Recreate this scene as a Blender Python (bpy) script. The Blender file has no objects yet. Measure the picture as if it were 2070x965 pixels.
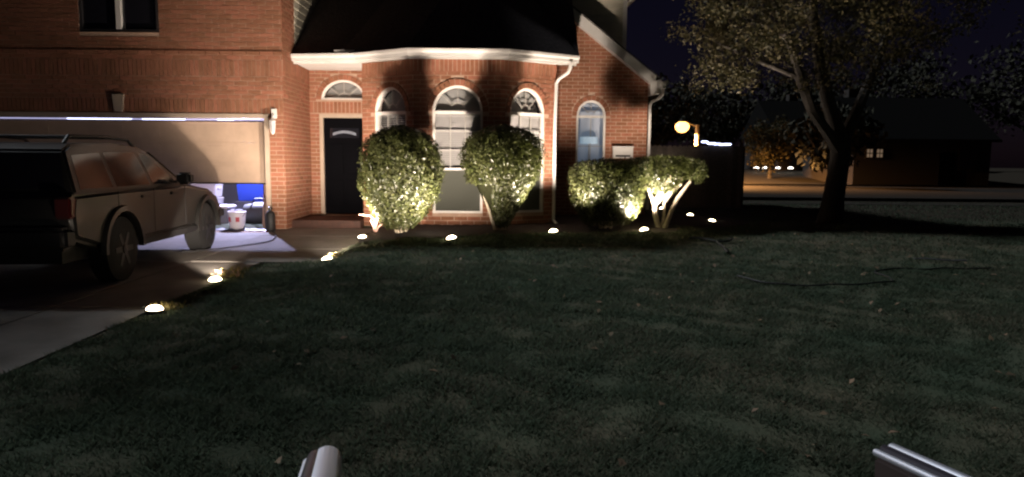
import bpy, bmesh, math, random
import numpy as np
from mathutils import Vector, Matrix
random.seed(7); RNG = np.random.default_rng(11)
SC = bpy.context.scene; COL = SC.collection
R = math.radians; PI = math.pi

# ------------------------------------------------------------------ camera, night sky, moonlight, exposure
cam = bpy.data.cameras.new('camera'); cam.sensor_width = 36; cam.lens = 1400 / 2070 * 36
cam.clip_start = 0.05; cam.clip_end = 2000
co = bpy.data.objects.new('camera', cam); COL.objects.link(co)
_t, _r = math.atan(152.5 / 1400), R(0.5)
fw = Vector((0, math.cos(_t), -math.sin(_t))); up0 = Vector((0, math.sin(_t), math.cos(_t))); rt0 = Vector((1, 0, 0))
rt = rt0 * math.cos(_r) + up0 * math.sin(_r); up = up0 * math.cos(_r) - rt0 * math.sin(_r)
M = Matrix((rt, up, -fw)).transposed().to_4x4(); M.translation = Vector((0, 0, 1.21))
co.matrix_world = M; SC.camera = co
SUN_EL, SUN_AZ, SUN_E = R(42), R(-66), 1.85        # moon behind the house, to the left
W = bpy.data.worlds.new('World'); SC.world = W; W.use_nodes = True
nt = W.node_tree; bg = nt.nodes['Background']
sky = nt.nodes.new('ShaderNodeTexSky'); sky.sky_type = 'NISHITA'; sky.sun_disc = False
sky.sun_elevation = SUN_EL; sky.sun_rotation = SUN_AZ
tint = nt.nodes.new('ShaderNodeMix'); tint.data_type = 'RGBA'; tint.blend_type = 'MULTIPLY'; tint.inputs[0].default_value = 1
tint.inputs[7].default_value = (0.85, 0.52, 0.95, 1)
nt.links.new(sky.outputs[0], tint.inputs[6]); nt.links.new(tint.outputs[2], bg.inputs[0]); bg.inputs[1].default_value = 0.0014
sl = bpy.data.lights.new('moon', 'SUN'); sl.energy = SUN_E; sl.angle = R(4); sl.color = (0.90, 0.95, 1.0)
so = bpy.data.objects.new('moon', sl); COL.objects.link(so)
so.rotation_euler = Vector((math.sin(SUN_AZ) * math.cos(SUN_EL), math.cos(SUN_AZ) * math.cos(SUN_EL), math.sin(SUN_EL))).to_track_quat('Z', 'Y').to_euler()
so.location = (20, 30, 40)
SC.view_settings.view_transform = 'Standard'; SC.view_settings.look = 'None'; SC.view_settings.exposure = 0; SC.view_settings.gamma = 1
SC.cycles.use_denoising = True; SC.cycles.max_bounces = 6; SC.cycles.sample_clamp_indirect = 4
SC.cycles.filter_width = 2.3

# ------------------------------------------------------------------ materials
MATS = {}
def mat(name, col, rough=0.7, metal=0.0, col2=None, scale=5.0, bump=0.0, bscale=40.0, emit=None, es=0.0, spec=0.5, island=0.0, detail=6, coat=0.0, trans=None):
    m = bpy.data.materials.new(name); m.use_nodes = True; n = m.node_tree.nodes; L = m.node_tree.links
    b = n['Principled BSDF']; b.inputs['Roughness'].default_value = rough; b.inputs['Metallic'].default_value = metal
    b.inputs['Specular IOR Level'].default_value = spec; b.inputs['Base Color'].default_value = (*col, 1)
    if coat: b.inputs['Coat Weight'].default_value = coat; b.inputs['Coat Roughness'].default_value = 0.08
    src = None
    g = n.new('ShaderNodeNewGeometry')
    if col2 is not None:
        nz = n.new('ShaderNodeTexNoise'); nz.inputs['Scale'].default_value = scale; nz.inputs['Detail'].default_value = detail
        nz.inputs['Roughness'].default_value = 0.65
        L.new(g.outputs['Position'], nz.inputs['Vector'])
        rp = n.new('ShaderNodeValToRGB'); rp.color_ramp.elements[0].position = 0.36; rp.color_ramp.elements[1].position = 0.64
        rp.color_ramp.elements[0].color = (*col, 1); rp.color_ramp.elements[1].color = (*col2, 1)
        L.new(nz.outputs['Fac'], rp.inputs[0]); src = rp.outputs[0]
    if island:
        oi = n.new('ShaderNodeObjectInfo'); ad = n.new('ShaderNodeMath'); ad.operation = 'ADD'
        L.new(g.outputs['Random Per Island'], ad.inputs[0]); L.new(oi.outputs['Random'], ad.inputs[1])
        fr = n.new('ShaderNodeMath'); fr.operation = 'FRACT'; L.new(ad.outputs[0], fr.inputs[0])
        mr = n.new('ShaderNodeMapRange'); mr.inputs[3].default_value = 1 - island; mr.inputs[4].default_value = 1 + island
        L.new(fr.outputs[0], mr.inputs[0])
        hs = n.new('ShaderNodeHueSaturation'); L.new(mr.outputs[0], hs.inputs['Value'])
        hm = n.new('ShaderNodeMapRange'); hm.inputs[3].default_value = 0.5 + island * .03; hm.inputs[4].default_value = 0.5 - island * .03
        L.new(fr.outputs[0], hm.inputs[0]); L.new(hm.outputs[0], hs.inputs['Hue'])
        if src: L.new(src, hs.inputs['Color'])
        else: hs.inputs['Color'].default_value = (*col, 1)
        src = hs.outputs[0]
    if src: L.new(src, b.inputs['Base Color'])
    if bump:
        bn = n.new('ShaderNodeTexNoise'); bn.inputs['Scale'].default_value = bscale; bn.inputs['Detail'].default_value = 5
        L.new(g.outputs['Position'], bn.inputs['Vector'])
        bp = n.new('ShaderNodeBump'); bp.inputs['Strength'].default_value = bump; bp.inputs['Distance'].default_value = 0.02
        L.new(bn.outputs['Fac'], bp.inputs['Height']); L.new(bp.outputs[0], b.inputs['Normal'])
    if emit: b.inputs['Emission Color'].default_value = (*emit, 1); b.inputs['Emission Strength'].default_value = es
    if trans:                                     # leaves let some light through
        tr = n.new('ShaderNodeBsdfTranslucent'); tr.inputs[0].default_value = (*trans, 1)
        mx = n.new('ShaderNodeMixShader'); mx.inputs[0].default_value = 0.5 if 'blade' in name else 0.3
        L.new(b.outputs[0], mx.inputs[1]); L.new(tr.outputs[0], mx.inputs[2]); L.new(mx.outputs[0], n['Material Output'].inputs[0])
    MATS[name] = m; return m
def glass(name, tintc=(1, 1, 1), refl=0.12, rough=0.02):
    m = bpy.data.materials.new(name); m.use_nodes = True; n = m.node_tree.nodes; L = m.node_tree.links
    n.remove(n['Principled BSDF'])
    t = n.new('ShaderNodeBsdfTransparent'); t.inputs[0].default_value = (*tintc, 1)
    g = n.new('ShaderNodeBsdfGlossy'); g.inputs['Roughness'].default_value = rough
    fr = n.new('ShaderNodeFresnel'); fr.inputs[0].default_value = 1.5
    ad = n.new('ShaderNodeMath'); ad.operation = 'ADD'; ad.inputs[1].default_value = refl * .3; ad.use_clamp = True
    mx = n.new('ShaderNodeMixShader'); L.new(fr.outputs[0], ad.inputs[0]); L.new(ad.outputs[0], mx.inputs[0])
    L.new(t.outputs[0], mx.inputs[1]); L.new(g.outputs[0], mx.inputs[2]); L.new(mx.outputs[0], n['Material Output'].inputs[0])
    return m
brick_m = mat('brick', (0.34, 0.150, 0.088), 0.85, col2=(0.27, 0.112, 0.064), scale=9, bump=0.4, bscale=120, island=0.17, spec=0.2)
mortar_m = mat('mortar', (0.54, 0.38, 0.28), 0.95, col2=(0.45, 0.31, 0.23), scale=14, bump=0.3, bscale=90, spec=0.1)
white_m = mat('white_paint', (0.78, 0.75, 0.71), 0.5, col2=(0.70, 0.67, 0.62), scale=3)
trim_m = mat('tan_paint', (0.50, 0.40, 0.30), 0.6, col2=(0.43, 0.34, 0.26), scale=4)
gdoor_m = mat('garage_door_paint', (0.50, 0.36, 0.26), 0.55, col2=(0.44, 0.32, 0.23), scale=3, bump=0.12, bscale=60)
siding_m = mat('siding_paint', (0.58, 0.54, 0.43), 0.7, col2=(0.52, 0.48, 0.38), scale=5)
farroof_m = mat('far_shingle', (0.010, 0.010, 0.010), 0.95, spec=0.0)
shingle_m = mat('shingle', (0.100, 0.084, 0.082), 0.95, col2=(0.060, 0.052, 0.052), scale=14, bump=0.6, bscale=30, spec=0.05)
black_m = mat('black_door_paint', (0.003, 0.003, 0.004), 0.8, spec=.03)
dark_m = mat('dark_interior', (0.02, 0.02, 0.022), 0.9)
blind_m = mat('blind_slat', (0.33, 0.32, 0.31), 0.6)
fanshade_m = mat('fan_shade', (0.30, 0.30, 0.29), 0.9)
muntin_m = mat('muntin_paint', (0.40, 0.38, 0.35), 0.6)
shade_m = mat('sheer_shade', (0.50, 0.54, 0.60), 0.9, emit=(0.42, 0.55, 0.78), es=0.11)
screen_m = mat('solar_screen', (0.075, 0.078, 0.062), 0.9, col2=(0.065, 0.068, 0.054), scale=90)
glass_m = glass('window_glass')
door_glow_m = mat('door_lite_glass', (0.2, 0.22, 0.26), 0.3, emit=(0.5, 0.58, 0.75), es=0.05)
pane_dark_m = mat('dark_pane', (0.012, 0.012, 0.016), 0.08)
concrete_m = mat('concrete', (0.26, 0.24, 0.215), 0.9, col2=(0.19, 0.175, 0.155), scale=2.2, bump=0.25, bscale=70, detail=9)
asphalt_m = mat('asphalt', (0.036, 0.032, 0.028), 0.95, col2=(0.026, 0.023, 0.021), scale=4, bump=0.3, bscale=60, spec=0.02)
mulch_m = mat('mulch', (0.035, 0.022, 0.016), 0.95, col2=(0.018, 0.012, 0.010), scale=30, bump=1, bscale=45)
grass_g = mat('lawn', (0.050, 0.074, 0.050), 0.95, col2=(0.098, 0.084, 0.062), scale=1.6, bump=0.5, bscale=30, spec=0.1, detail=9)
blade_m = mat('grass_blade', (0.065, 0.098, 0.066), 0.7, col2=(0.12, 0.104, 0.078), scale=1.6, spec=0.2, island=0.25, detail=9, trans=(0.11, 0.15, 0.10))
leaf_m = mat('shrub_leaf', (0.042, 0.053, 0.014), 0.42, col2=(0.060, 0.064, 0.022), scale=6, island=0.35, trans=(0.05, 0.06, 0.015))
tleaf_m = mat('tree_leaf', (0.040, 0.037, 0.013), 0.65, spec=.25, col2=(0.066, 0.052, 0.020), scale=1.2, island=0.5, trans=(0.03, 0.03, 0.012))
dleaf_m = mat('far_leaf', (0.020, 0.022, 0.011), 0.9, col2=(0.028, 0.026, 0.013), scale=1.5, island=0.4)
shade_core_m = mat('shade_core', (0.020, 0.022, 0.010), 0.95, col2=(0.012, 0.012, 0.007), scale=30, bump=1, bscale=40, spec=0)
bark_m = mat('bark', (0.058, 0.048, 0.038), 0.9, col2=(0.032, 0.026, 0.021), scale=18, bump=0.9, bscale=35)
pbark_m = mat('pale_bark', (0.42, 0.36, 0.27), 0.85, col2=(0.30, 0.25, 0.18), scale=20, bump=0.5, bscale=50)
metal_d = mat('dark_metal', (0.03, 0.03, 0.032), 0.4, 0.6)
chrome_m = mat('brushed_chrome', (0.82, 0.84, 0.93), 0.55, 1.0)
chrome_d = mat('dark_groove', (0.04, 0.035, 0.045), 0.45, 0.3)
brown_m = mat('dark_brown_panel', (0.035, 0.022, 0.020), 0.6)
lens_m = mat('lamp_lens', (0.9, 0.85, 0.7), 0.3, emit=(1.0, 0.80, 0.52), es=22)
lens_w = mat('white_lamp_lens', (0.9, 0.9, 0.9), 0.3, emit=(1.0, 0.93, 0.82), es=7)
street_m = mat('street_lamp_globe', (0.9, 0.6, 0.3), 0.3, emit=(1.0, 0.46, 0.12), es=6)
led_m = mat('cool_led', (0.9, 0.9, 1.0), 0.3, emit=(0.60, 0.66, 1.0), es=5)
post_m = mat('lamp_post_paint', (0.42, 0.36, 0.26), 0.6, col2=(0.34, 0.29, 0.2), scale=6)
fence_m = mat('fence_wood', (0.115, 0.095, 0.078), 0.9, col2=(0.075, 0.062, 0.052), scale=12, bump=0.5, bscale=40, island=0.25)
car_m = mat('car_paint', (0.024, 0.023, 0.021), 0.42, 0.25, coat=0.12)
plast_m = mat('black_plastic', (0.014, 0.014, 0.015), 0.6)
tyre_m = mat('tyre_rubber', (0.012, 0.012, 0.012), 0.85)
rim_m = mat('wheel_alloy', (0.045, 0.045, 0.047), 0.5, 0.7)
carpane_m = mat('car_pane', (0.008, 0.008, 0.010), 0.10, spec=.28)
lampred_m = mat('tail_lamp', (0.05, 0.004, 0.004), 0.35)
lampclr_m = mat('head_lamp', (0.30, 0.30, 0.32), 0.15)
gwall_m = mat('garage_plaster', (0.30, 0.29, 0.31), 0.9)
blue_m = mat('blue_plastic', (0.015, 0.05, 0.45), 0.4); pink_m = mat('pink_plastic', (0.6, 0.2, 0.4), 0.5)
pail_m = mat('white_plastic', (0.68, 0.64, 0.66), 0.45); redl_m = mat('red_print', (0.45, 0.04, 0.06), 0.5)
ply_m = mat('plywood', (0.45, 0.28, 0.17), 0.8, col2=(0.36, 0.21, 0.13), scale=8)
card_m = mat('grey_plastic', (0.12, 0.12, 0.14), 0.5)
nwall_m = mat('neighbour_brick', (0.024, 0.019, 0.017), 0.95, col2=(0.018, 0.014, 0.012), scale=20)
warmwin_m = mat('lit_window', (0.4, 0.33, 0.25), 0.6, emit=(1.0, 0.72, 0.48), es=0.13)
stem_m = mat('pale_stem', (0.50, 0.30, 0.24), 0.7)

# ------------------------------------------------------------------ builders
def frame(ox, oy, ang=0.0, oz=0.0):
    c, s = math.cos(ang), math.sin(ang)
    return lambda u, d, z: (ox + u * c + d * s, oy + u * s - d * c, z + oz)      # u along, d out towards the viewer
class MB:
    def __init__(self, fr=None): self.v = []; self.f = []; self.fr = fr
    def P(self, p):
        self.v.append(self.fr(*p) if self.fr else tuple(p)); return len(self.v) - 1
    def poly(self, pts): self.f.append([self.P(p) for p in pts]); return self
    def box(self, a, b, back=True):
        x0, y0, z0 = a; x1, y1, z1 = b
        i = [self.P(p) for p in ((x0, y0, z0), (x1, y0, z0), (x1, y1, z0), (x0, y1, z0), (x0, y0, z1), (x1, y0, z1), (x1, y1, z1), (x0, y1, z1))]
        self.f += [[i[0], i[1], i[2], i[3]][::-1], [i[4], i[5], i[6], i[7]], [i[1], i[2], i[6], i[5]], [i[2], i[3], i[7], i[6]], [i[3], i[0], i[4], i[7]]]
        if back: self.f.append([i[0], i[1], i[5], i[4]])
        return self
    def prism(self, pts2, d0, d1, axis=1):
        def mk(p, d): return {1: (p[0], d, p[1]), 0: (d, p[0], p[1]), 2: (p[0], p[1], d)}[axis]
        a = [self.P(mk(p, d0)) for p in pts2]; b = [self.P(mk(p, d1)) for p in pts2]; n = len(a)
        self.f += [a[::-1], b] + [[a[k], a[(k + 1) % n], b[(k + 1) % n], b[k]] for k in range(n)]; return self
    def tube(self, pts, rad, n=8, cap=True):
        pts = [Vector(p) for p in pts]; rings = []
        rads = rad if hasattr(rad, '__len__') else [rad] * len(pts)
        side = None
        for k, p in enumerate(pts):
            t = (pts[min(k + 1, len(pts) - 1)] - pts[max(k - 1, 0)]).normalized()
            if side is None: side = t.orthogonal().normalized()
            side = (side - t * side.dot(t)).normalized(); bi = t.cross(side)
            rings.append([self.P(p + (side * math.cos(2 * PI * j / n) + bi * math.sin(2 * PI * j / n)) * rads[k]) for j in range(n)])
        for a, b in zip(rings, rings[1:]):
            self.f += [[a[j], a[(j + 1) % n], b[(j + 1) % n], b[j]] for j in range(n)]
        if cap: self.f += [rings[0][::-1], rings[-1]]
        return self
    def lathe(self, prof, c=(0, 0, 0), n=20, axis='z'):
        rings = []
        for r, z in prof:
            ring = []
            for j in range(n):
                a = 2 * PI * j / n; x, y = r * math.cos(a), r * math.sin(a)
                q = {'z': (x, y, z), 'x': (z, x, y), 'y': (x, z, y)}[axis]
                ring.append(self.P((c[0] + q[0], c[1] + q[1], c[2] + q[2])))
            rings.append(ring)
        for a, b in zip(rings, rings[1:]): self.f += [[a[j], a[(j + 1) % n], b[(j + 1) % n], b[j]] for j in range(n)]
        self.f += [rings[0][::-1], rings[-1]]; return self
    def build(self, name, m, parent=None, off=None, smooth=False, bevel=0, seg=2, recalc=True):
        me = bpy.data.meshes.new(name)
        off = off if off is not None else (parent.get('_o') if parent is not None and parent.get('_o') else None)
        vs = self.v if off is None else [(a - off[0], b - off[1], c - off[2]) for a, b, c in self.v]
        me.from_pydata(vs, [], self.f); me.materials.append(m)
        if recalc or bevel:
            bm = bmesh.new(); bm.from_mesh(me)
            if bevel:
                bmesh.ops.remove_doubles(bm, verts=bm.verts, dist=1e-5)
                bmesh.ops.recalc_face_normals(bm, faces=bm.faces)
                es = [e for e in bm.edges if len(e.link_faces) == 2 and e.calc_face_angle(0) > 0.5]
                bmesh.ops.bevel(bm, geom=es, offset=bevel, segments=seg, affect='EDGES', clamp_overlap=True)
            bmesh.ops.recalc_face_normals(bm, faces=bm.faces); bm.to_mesh(me); bm.free()
        if smooth:
            me.polygons.foreach_set('use_smooth', [True] * len(me.polygons))
            try: me.set_sharp_from_angle(angle=R(38))
            except Exception: pass
        o = bpy.data.objects.new(name, me); COL.objects.link(o)
        if parent is not None:
            o.parent = parent
            if off is not None: o['_o'] = list(off)
        return o
def tag(o, label=None, cat=None, group=None, kind=None):
    if label: o['label'] = label
    if cat: o['category'] = cat
    if group: o['group'] = group
    if kind: o['kind'] = kind
    return o
def thing(name, loc, label, cat, group=None, world=True, rz=0):
    o = bpy.data.objects.new(name, None); COL.objects.link(o); o.location = loc; o.rotation_euler[2] = rz; o.empty_display_size = .2
    if world: o['_o'] = list(loc)           # children are given in world coordinates
    return tag(o, label, cat, group)
def copy_tree(o, loc, rz=None, label=None):
    def cp(s, par):
        c = s.copy(); COL.objects.link(c)
        if par is not None: c.parent = par
        for ch in list(s.children): cp(ch, c)
        return c
    c = cp(o, None); c.location = loc
    if rz is not None: c.rotation_euler[2] = rz
    if label: c['label'] = label
    return c
def ss(a, b, x): t = np.clip((x - a) / (b - a), 0, 1); return t * t * (3 - 2 * t)
def leaf_mesh(name, P, Nrm, size, m, parent=None, off=(0, 0, 0), aspect=0.55):
    P = np.asarray(P, float) - np.array(off); n = len(P); Nrm = Nrm / (np.linalg.norm(Nrm, axis=1, keepdims=True) + 1e-9)
    a = RNG.normal(size=(n, 3)); t = np.cross(Nrm, a); t /= np.linalg.norm(t, axis=1, keepdims=True) + 1e-9; b = np.cross(Nrm, t)
    s = np.asarray(size).reshape(-1, 1) * np.ones((n, 1))
    V = np.stack([P - t * s * .5, P + b * s * aspect * .5 + Nrm * s * .12, P + t * s * .5, P - b * s * aspect * .5 + Nrm * s * .12], 1).reshape(-1, 3)
    me = bpy.data.meshes.new(name); me.vertices.add(4 * n); me.vertices.foreach_set('co', V.ravel())
    me.loops.add(4 * n); me.loops.foreach_set('vertex_index', np.arange(4 * n)); me.polygons.add(n)
    me.polygons.foreach_set('loop_start', np.arange(0, 4 * n, 4)); me.polygons.foreach_set('loop_total', np.full(n, 4)); me.update(); me.validate()
    me.materials.append(m); o = bpy.data.objects.new(name, me); COL.objects.link(o)
    if parent is not None: o.parent = parent
    return o

# ------------------------------------------------------------------ ground
def drive_z(y): return -0.12 - 0.015 * np.maximum(0, 12.85 - y)
def walk_z(y): return -0.167 + 0.117 * ss(9.8, 13.1, y)
def lawn_z(x, y):
    z = 0.03 - 0.028 * np.clip(11.3 - y, 0, 60)
    z = z + ss(2.5, 4.5, x) * ss(12.5, 18, y) * -0.07
    far = -0.10 * ss(20, 26, y) + 0.95 * ss(46, 60, y)
    return z + far
def ground_z(x, y):
    x = np.asarray(x, float); y = np.asarray(y, float)
    lz = lawn_z(x, y)
    nz = 0.012 * np.sin(x * 3.1 + 1.3 * np.sin(y * 2.3)) * np.sin(y * 2.7 + x) + 0.008 * np.sin(x * 9.3 + y * 4.1) * np.sin(y * 8.1 - x * 3)
    nz = nz * ss(0.2, 2, y + 4) * (1 - ss(20, 26, y))
    d = ss(-3.30, -3.62, x) * (y < 9.3) + ss(-2.40, -2.62, x) * (y >= 9.3)
    hard = np.where((x < -4.2) | (y < 9.4), drive_z(y), walk_z(y)) - 0.05
    edge = np.where(y < 9.3, hard + 0.055, walk_z(y) + 0.005)
    near = ss(-1.6, -3.2, x)                        # the lawn dips to meet the concrete
    lz = lz * (1 - near) + (edge + 0.01) * near
    return np.where(y < 13.3, lz * (1 - d) + hard * d + nz * (1 - d), lz)
def axis(parts):
    out = []
    for a, b, s in parts: out += list(np.arange(a, b, s))
    return np.array(out + [parts[-1][1]])
def patch(x, y):
    p = np.sin(x * 1.7 + 1.4 * np.sin(y * 1.1 + .5)) * np.sin(y * 1.5 + 1.2 * np.sin(x * .9)) + .55 * np.sin(x * 4.3 + y * 1.9 + 2 * np.sin(y * 2.2)) * np.sin(y * 4.9 - x * 1.3) + .35 * np.sin(x * 9.7 - y * 6) * np.sin(y * 11 + x * 4)
    p = .38 + .34 * p + .30 * ss(7.5, 10.5, y) * ss(-1.5, 2.5, x) * (1 - ss(12.5, 15.5, y)) - .45 * ss(13, 16.5, y) + .22 * ss(3.6, 2.7, y) * ss(1.0, 1.8, x)  # dryness is also cut on the far ground to darken it like shade
    return np.clip(p, 0, 1)
def patch_attr(me, x, y):
    c = me.attributes.new('bare', 'FLOAT', 'POINT'); c.data.foreach_set('value', (ss(13.6, 17, y) * .9 + 0 * x).astype(np.float32).ravel())  # far ground painted dark in a soil brown, standing in for shade
    a = me.attributes.new('dry', 'FLOAT', 'POINT'); a.data.foreach_set('value', patch(x, y).astype(np.float32).ravel())
def dry_mix(m, wet, dry):
    n = m.node_tree.nodes; L = m.node_tree.links; at = n.new('ShaderNodeAttribute'); at.attribute_name = 'dry'
    b = n['Principled BSDF']; old = b.inputs['Base Color'].links[0].from_socket
    mx = n.new('ShaderNodeMix'); mx.data_type = 'RGBA'; mx.inputs[6].default_value = (*wet, 1); mx.inputs[7].default_value = (*dry, 1); L.new(at.outputs['Fac'], mx.inputs[0])
    m2 = n.new('ShaderNodeMix'); m2.data_type = 'RGBA'; m2.inputs[0].default_value = .62; L.new(old, m2.inputs[6]); L.new(mx.outputs[2], m2.inputs[7])
    ab = n.new('ShaderNodeAttribute'); ab.attribute_name = 'bare'; m3 = n.new('ShaderNodeMix'); m3.data_type = 'RGBA'; m3.inputs[7].default_value = (.034, .026, .020, 1)  # soil brown that also carries the painted shade of the far ground
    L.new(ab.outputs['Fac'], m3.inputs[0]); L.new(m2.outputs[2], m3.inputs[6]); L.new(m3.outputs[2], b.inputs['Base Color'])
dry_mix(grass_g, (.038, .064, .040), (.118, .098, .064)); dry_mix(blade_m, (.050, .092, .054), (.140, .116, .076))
gx = axis([(-260, -30, 20), (-30, -6, 2), (-6, 7, .13), (7, 20, 1), (20, 60, 4), (60, 260, 20)])
gy = axis([(-60, -4, 6), (-4, 1, .5), (1, 14, .13), (14, 24, .5), (24, 70, 2), (70, 400, 22)])
X, Y = np.meshgrid(gx, gy); Z = ground_z(X, Y); nx, ny = len(gx), len(gy)
me = bpy.data.meshes.new('lawn'); idx = np.arange(nx * ny).reshape(ny, nx)
me.from_pydata(np.stack([X, Y, Z], -1).reshape(-1, 3).tolist(), [], np.stack([idx[:-1, :-1], idx[:-1, 1:], idx[1:, 1:], idx[1:, :-1]], -1).reshape(-1, 4).tolist())
me.materials.append(grass_g); me.polygons.foreach_set('use_smooth', [True] * len(me.polygons))
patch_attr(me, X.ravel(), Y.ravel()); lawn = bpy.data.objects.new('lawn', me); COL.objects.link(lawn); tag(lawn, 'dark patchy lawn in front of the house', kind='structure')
# mown grass: short blades, denser and finer near the viewer
def grass_points(n, ymin, ymax, power):
    y = ymin + (ymax - ymin) * RNG.random(n) ** power; half = y * 0.80 + 1.0
    x = (RNG.random(n) * 2 - 1) * half
    return x, y
bx, by = [], []
for n, a, b, p in ((420000, 2.6, 8.5, 1.0), (150000, 8.5, 13.5, 1.0), (75000, 13.5, 26, 1.0)):
    x, y = grass_points(n, a, b, p); bx.append(x); by.append(y)
bx = np.concatenate(bx); by = np.concatenate(by)
def bed_front(x): return 11.35 + 0.28 * np.sin(x * 1.1 + 0.6) + 0.28 * np.clip(x, -1, 4)
def in_bed(x, y): return ((y > bed_front(x)) & (x > -2.45) & (x < 2.9)) | (((x - 3.55) / 1.5) ** 2 + ((y - 15.2) / 2.1) ** 2 < 1) & (x > 2.4)
lim = np.where(by < 9.4, -3.42, -2.48) + 0.05 * np.sin(by * 7) + 0.04 * np.sin(by * 17)
clump = np.sin(bx * 5.3 + 2 * np.sin(by * 3.1)) * np.sin(by * 6.1 + 1.7 * np.sin(bx * 4.3)) + .6 * np.sin(bx * 13 + by * 3) * np.sin(by * 12 - bx * 5)
keep = (bx > lim) & ~in_bed(bx, by) & ((by < 13) | (bx > 2.95)) & (RNG.random(len(bx)) < (.70 + .38 * clump) * (1.12 - .45 * patch(bx, by)))
bx, by, clump = bx[keep], by[keep], clump[keep]; n = len(bx); bz = ground_z(bx, by)
h = (0.016 + 0.024 * RNG.random(n)) * (1 + .4 * clump); wd = 0.0020 + 0.0010 * by
th = RNG.random(n) * 2 * PI; le = h * (0.8 + 1.0 * RNG.random(n)); la = RNG.random(n) * 2 * PI
V = np.stack([np.stack([bx - np.cos(th) * wd, by - np.sin(th) * wd, bz - .01], -1), np.stack([bx + np.cos(th) * wd, by + np.sin(th) * wd, bz - .01], -1),
              np.stack([bx + np.cos(la) * le, by + np.sin(la) * le, bz + h], -1)], 1).reshape(-1, 3)
me = bpy.data.meshes.new('grass'); me.vertices.add(3 * n); me.vertices.foreach_set('co', V.ravel()); me.loops.add(3 * n)
me.loops.foreach_set('vertex_index', np.arange(3 * n)); me.polygons.add(n); me.polygons.foreach_set('loop_start', np.arange(0, 3 * n, 3))
me.polygons.foreach_set('loop_total', np.full(n, 3)); me.update(); me.materials.append(blade_m)
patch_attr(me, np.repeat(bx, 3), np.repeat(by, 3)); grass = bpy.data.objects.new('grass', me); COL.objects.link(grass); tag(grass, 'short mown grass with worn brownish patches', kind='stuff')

drive = MB(); drv = thing('driveway', (-7, 6, -0.2), 'pale concrete driveway leading up to the garage', None); drv['kind'] = 'structure'
def slab(x0, x1, y0, y1, zf, par, name='slab'):
    b = MB(); ys = np.linspace(y0, y1, 6)
    top = [(x0, y, float(zf(y))) for y in ys] + [(x1, y, float(zf(y))) for y in ys[::-1]]
    b.prism([(p[1], p[2]) for p in top[:6]] + [(y1, float(zf(y1)) - .14), (y0, float(zf(y0)) - .14)], x0, x1, axis=0)
    return b.build(name, concrete_m, par)
g = 0.012
for xa, xb in ((-10.4, -7.42), (-7.42, -4.42)):
    for ya, yb in ((-6, -1), (-1, 3.4), (3.4, 6.6), (6.6, 9.4), (9.4, 12.80)): slab(xa + g, xb - g, ya + g, yb - g, drive_z, drv)
for ya, yb in ((-6, -1), (-1, 3.4), (3.4, 6.6), (6.6, 9.4)): slab(-4.42 + g, -3.45, ya + g, yb - g, drive_z, drv)
slab(-10.4, -4.4, 12.80 + g, 18.2, lambda y: np.full_like(np.asarray(y, float), -0.117), drv)
wk = thing('walkway', (-3.4, 11, -0.1), 'concrete walkway from the driveway to the front door', None); wk['kind'] = 'structure'
for ya, yb in ((9.4, 10.7), (10.7, 12.0), (12.0, 13.12)): slab(-4.42 + g, -2.52, ya + g, yb - g, walk_z, wk)
def sheet(name, pts_rows, m, label, kind='structure'):
    b = MB(); rows = [[b.P(p) for p in r] for r in pts_rows]
    for a, c in zip(rows, rows[1:]):
        for k in range(len(a) - 1): b.f.append([a[k], a[k + 1], c[k + 1], c[k]])
    return tag(b.build(name, m, smooth=True), label, kind=kind)
rows = []
xs = np.linspace(-2.46, 3.0, 46)
for t in np.linspace(0, 1, 18):
    rows.append([(x, float(bed_front(x) * (1 - t) + (15.7 if x > .85 else (13.6 if x < -1.9 or x > -.15 else 12.95)) * t),
                  float(ground_z(x, bed_front(x))) * .5 + .015 + 0.035 * math.sin(min(t * 3, 1) * 1.57) + .012 * math.sin(x * 17 + t * 40)) for x in xs])
sheet('mulch_bed', rows, mulch_m, 'dark mulch planting bed along the front of the house')
rows = []
for t in np.linspace(0.02, 1, 14):
    rows.append([(3.55 + 1.5 * t * math.cos(a), 15.2 + 2.1 * t * math.sin(a), float(ground_z(3.55 + 1.5 * t * math.cos(a), 15.2 + 2.1 * t * math.sin(a))) + .012 + .06 * (1 - t * t) + .01 * math.sin(a * 9 + t * 30)) for a in np.linspace(0, 2 * PI, 40)])
sheet('mulch_bed', rows, mulch_m, 'small dark mulch bed at the right corner of the house')
rows = [[(x, y, float(ground_z(x, y)) + .03) for x in np.linspace(-200, 200, 60)] for y in (27, 30, 34, 38, 42, 46)]
sheet('street', rows, asphalt_m, 'side street lit orange by the street lamp')
kb = MB()
for y0 in (26.75, 46.0):
    for x in np.arange(-200, 200, 8.0):
        z = float(ground_z(x, y0)); kb.box((x, y0, z - .2), (x + 7.98, y0 + .2, z + .13))
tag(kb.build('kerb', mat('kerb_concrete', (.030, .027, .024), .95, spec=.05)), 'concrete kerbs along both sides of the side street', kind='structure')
rows = [[(x, y, float(ground_z(x, y)) + .02) for x in np.linspace(6, 200, 60)] for y in (23.6, 24.4, 25.2)]
sheet('pavement', rows, mat('old_concrete', (.045, .04, .035), .95, col2=(.034, .03, .027), scale=3, spec=.05), 'narrow concrete pavement beside the street')

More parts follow.
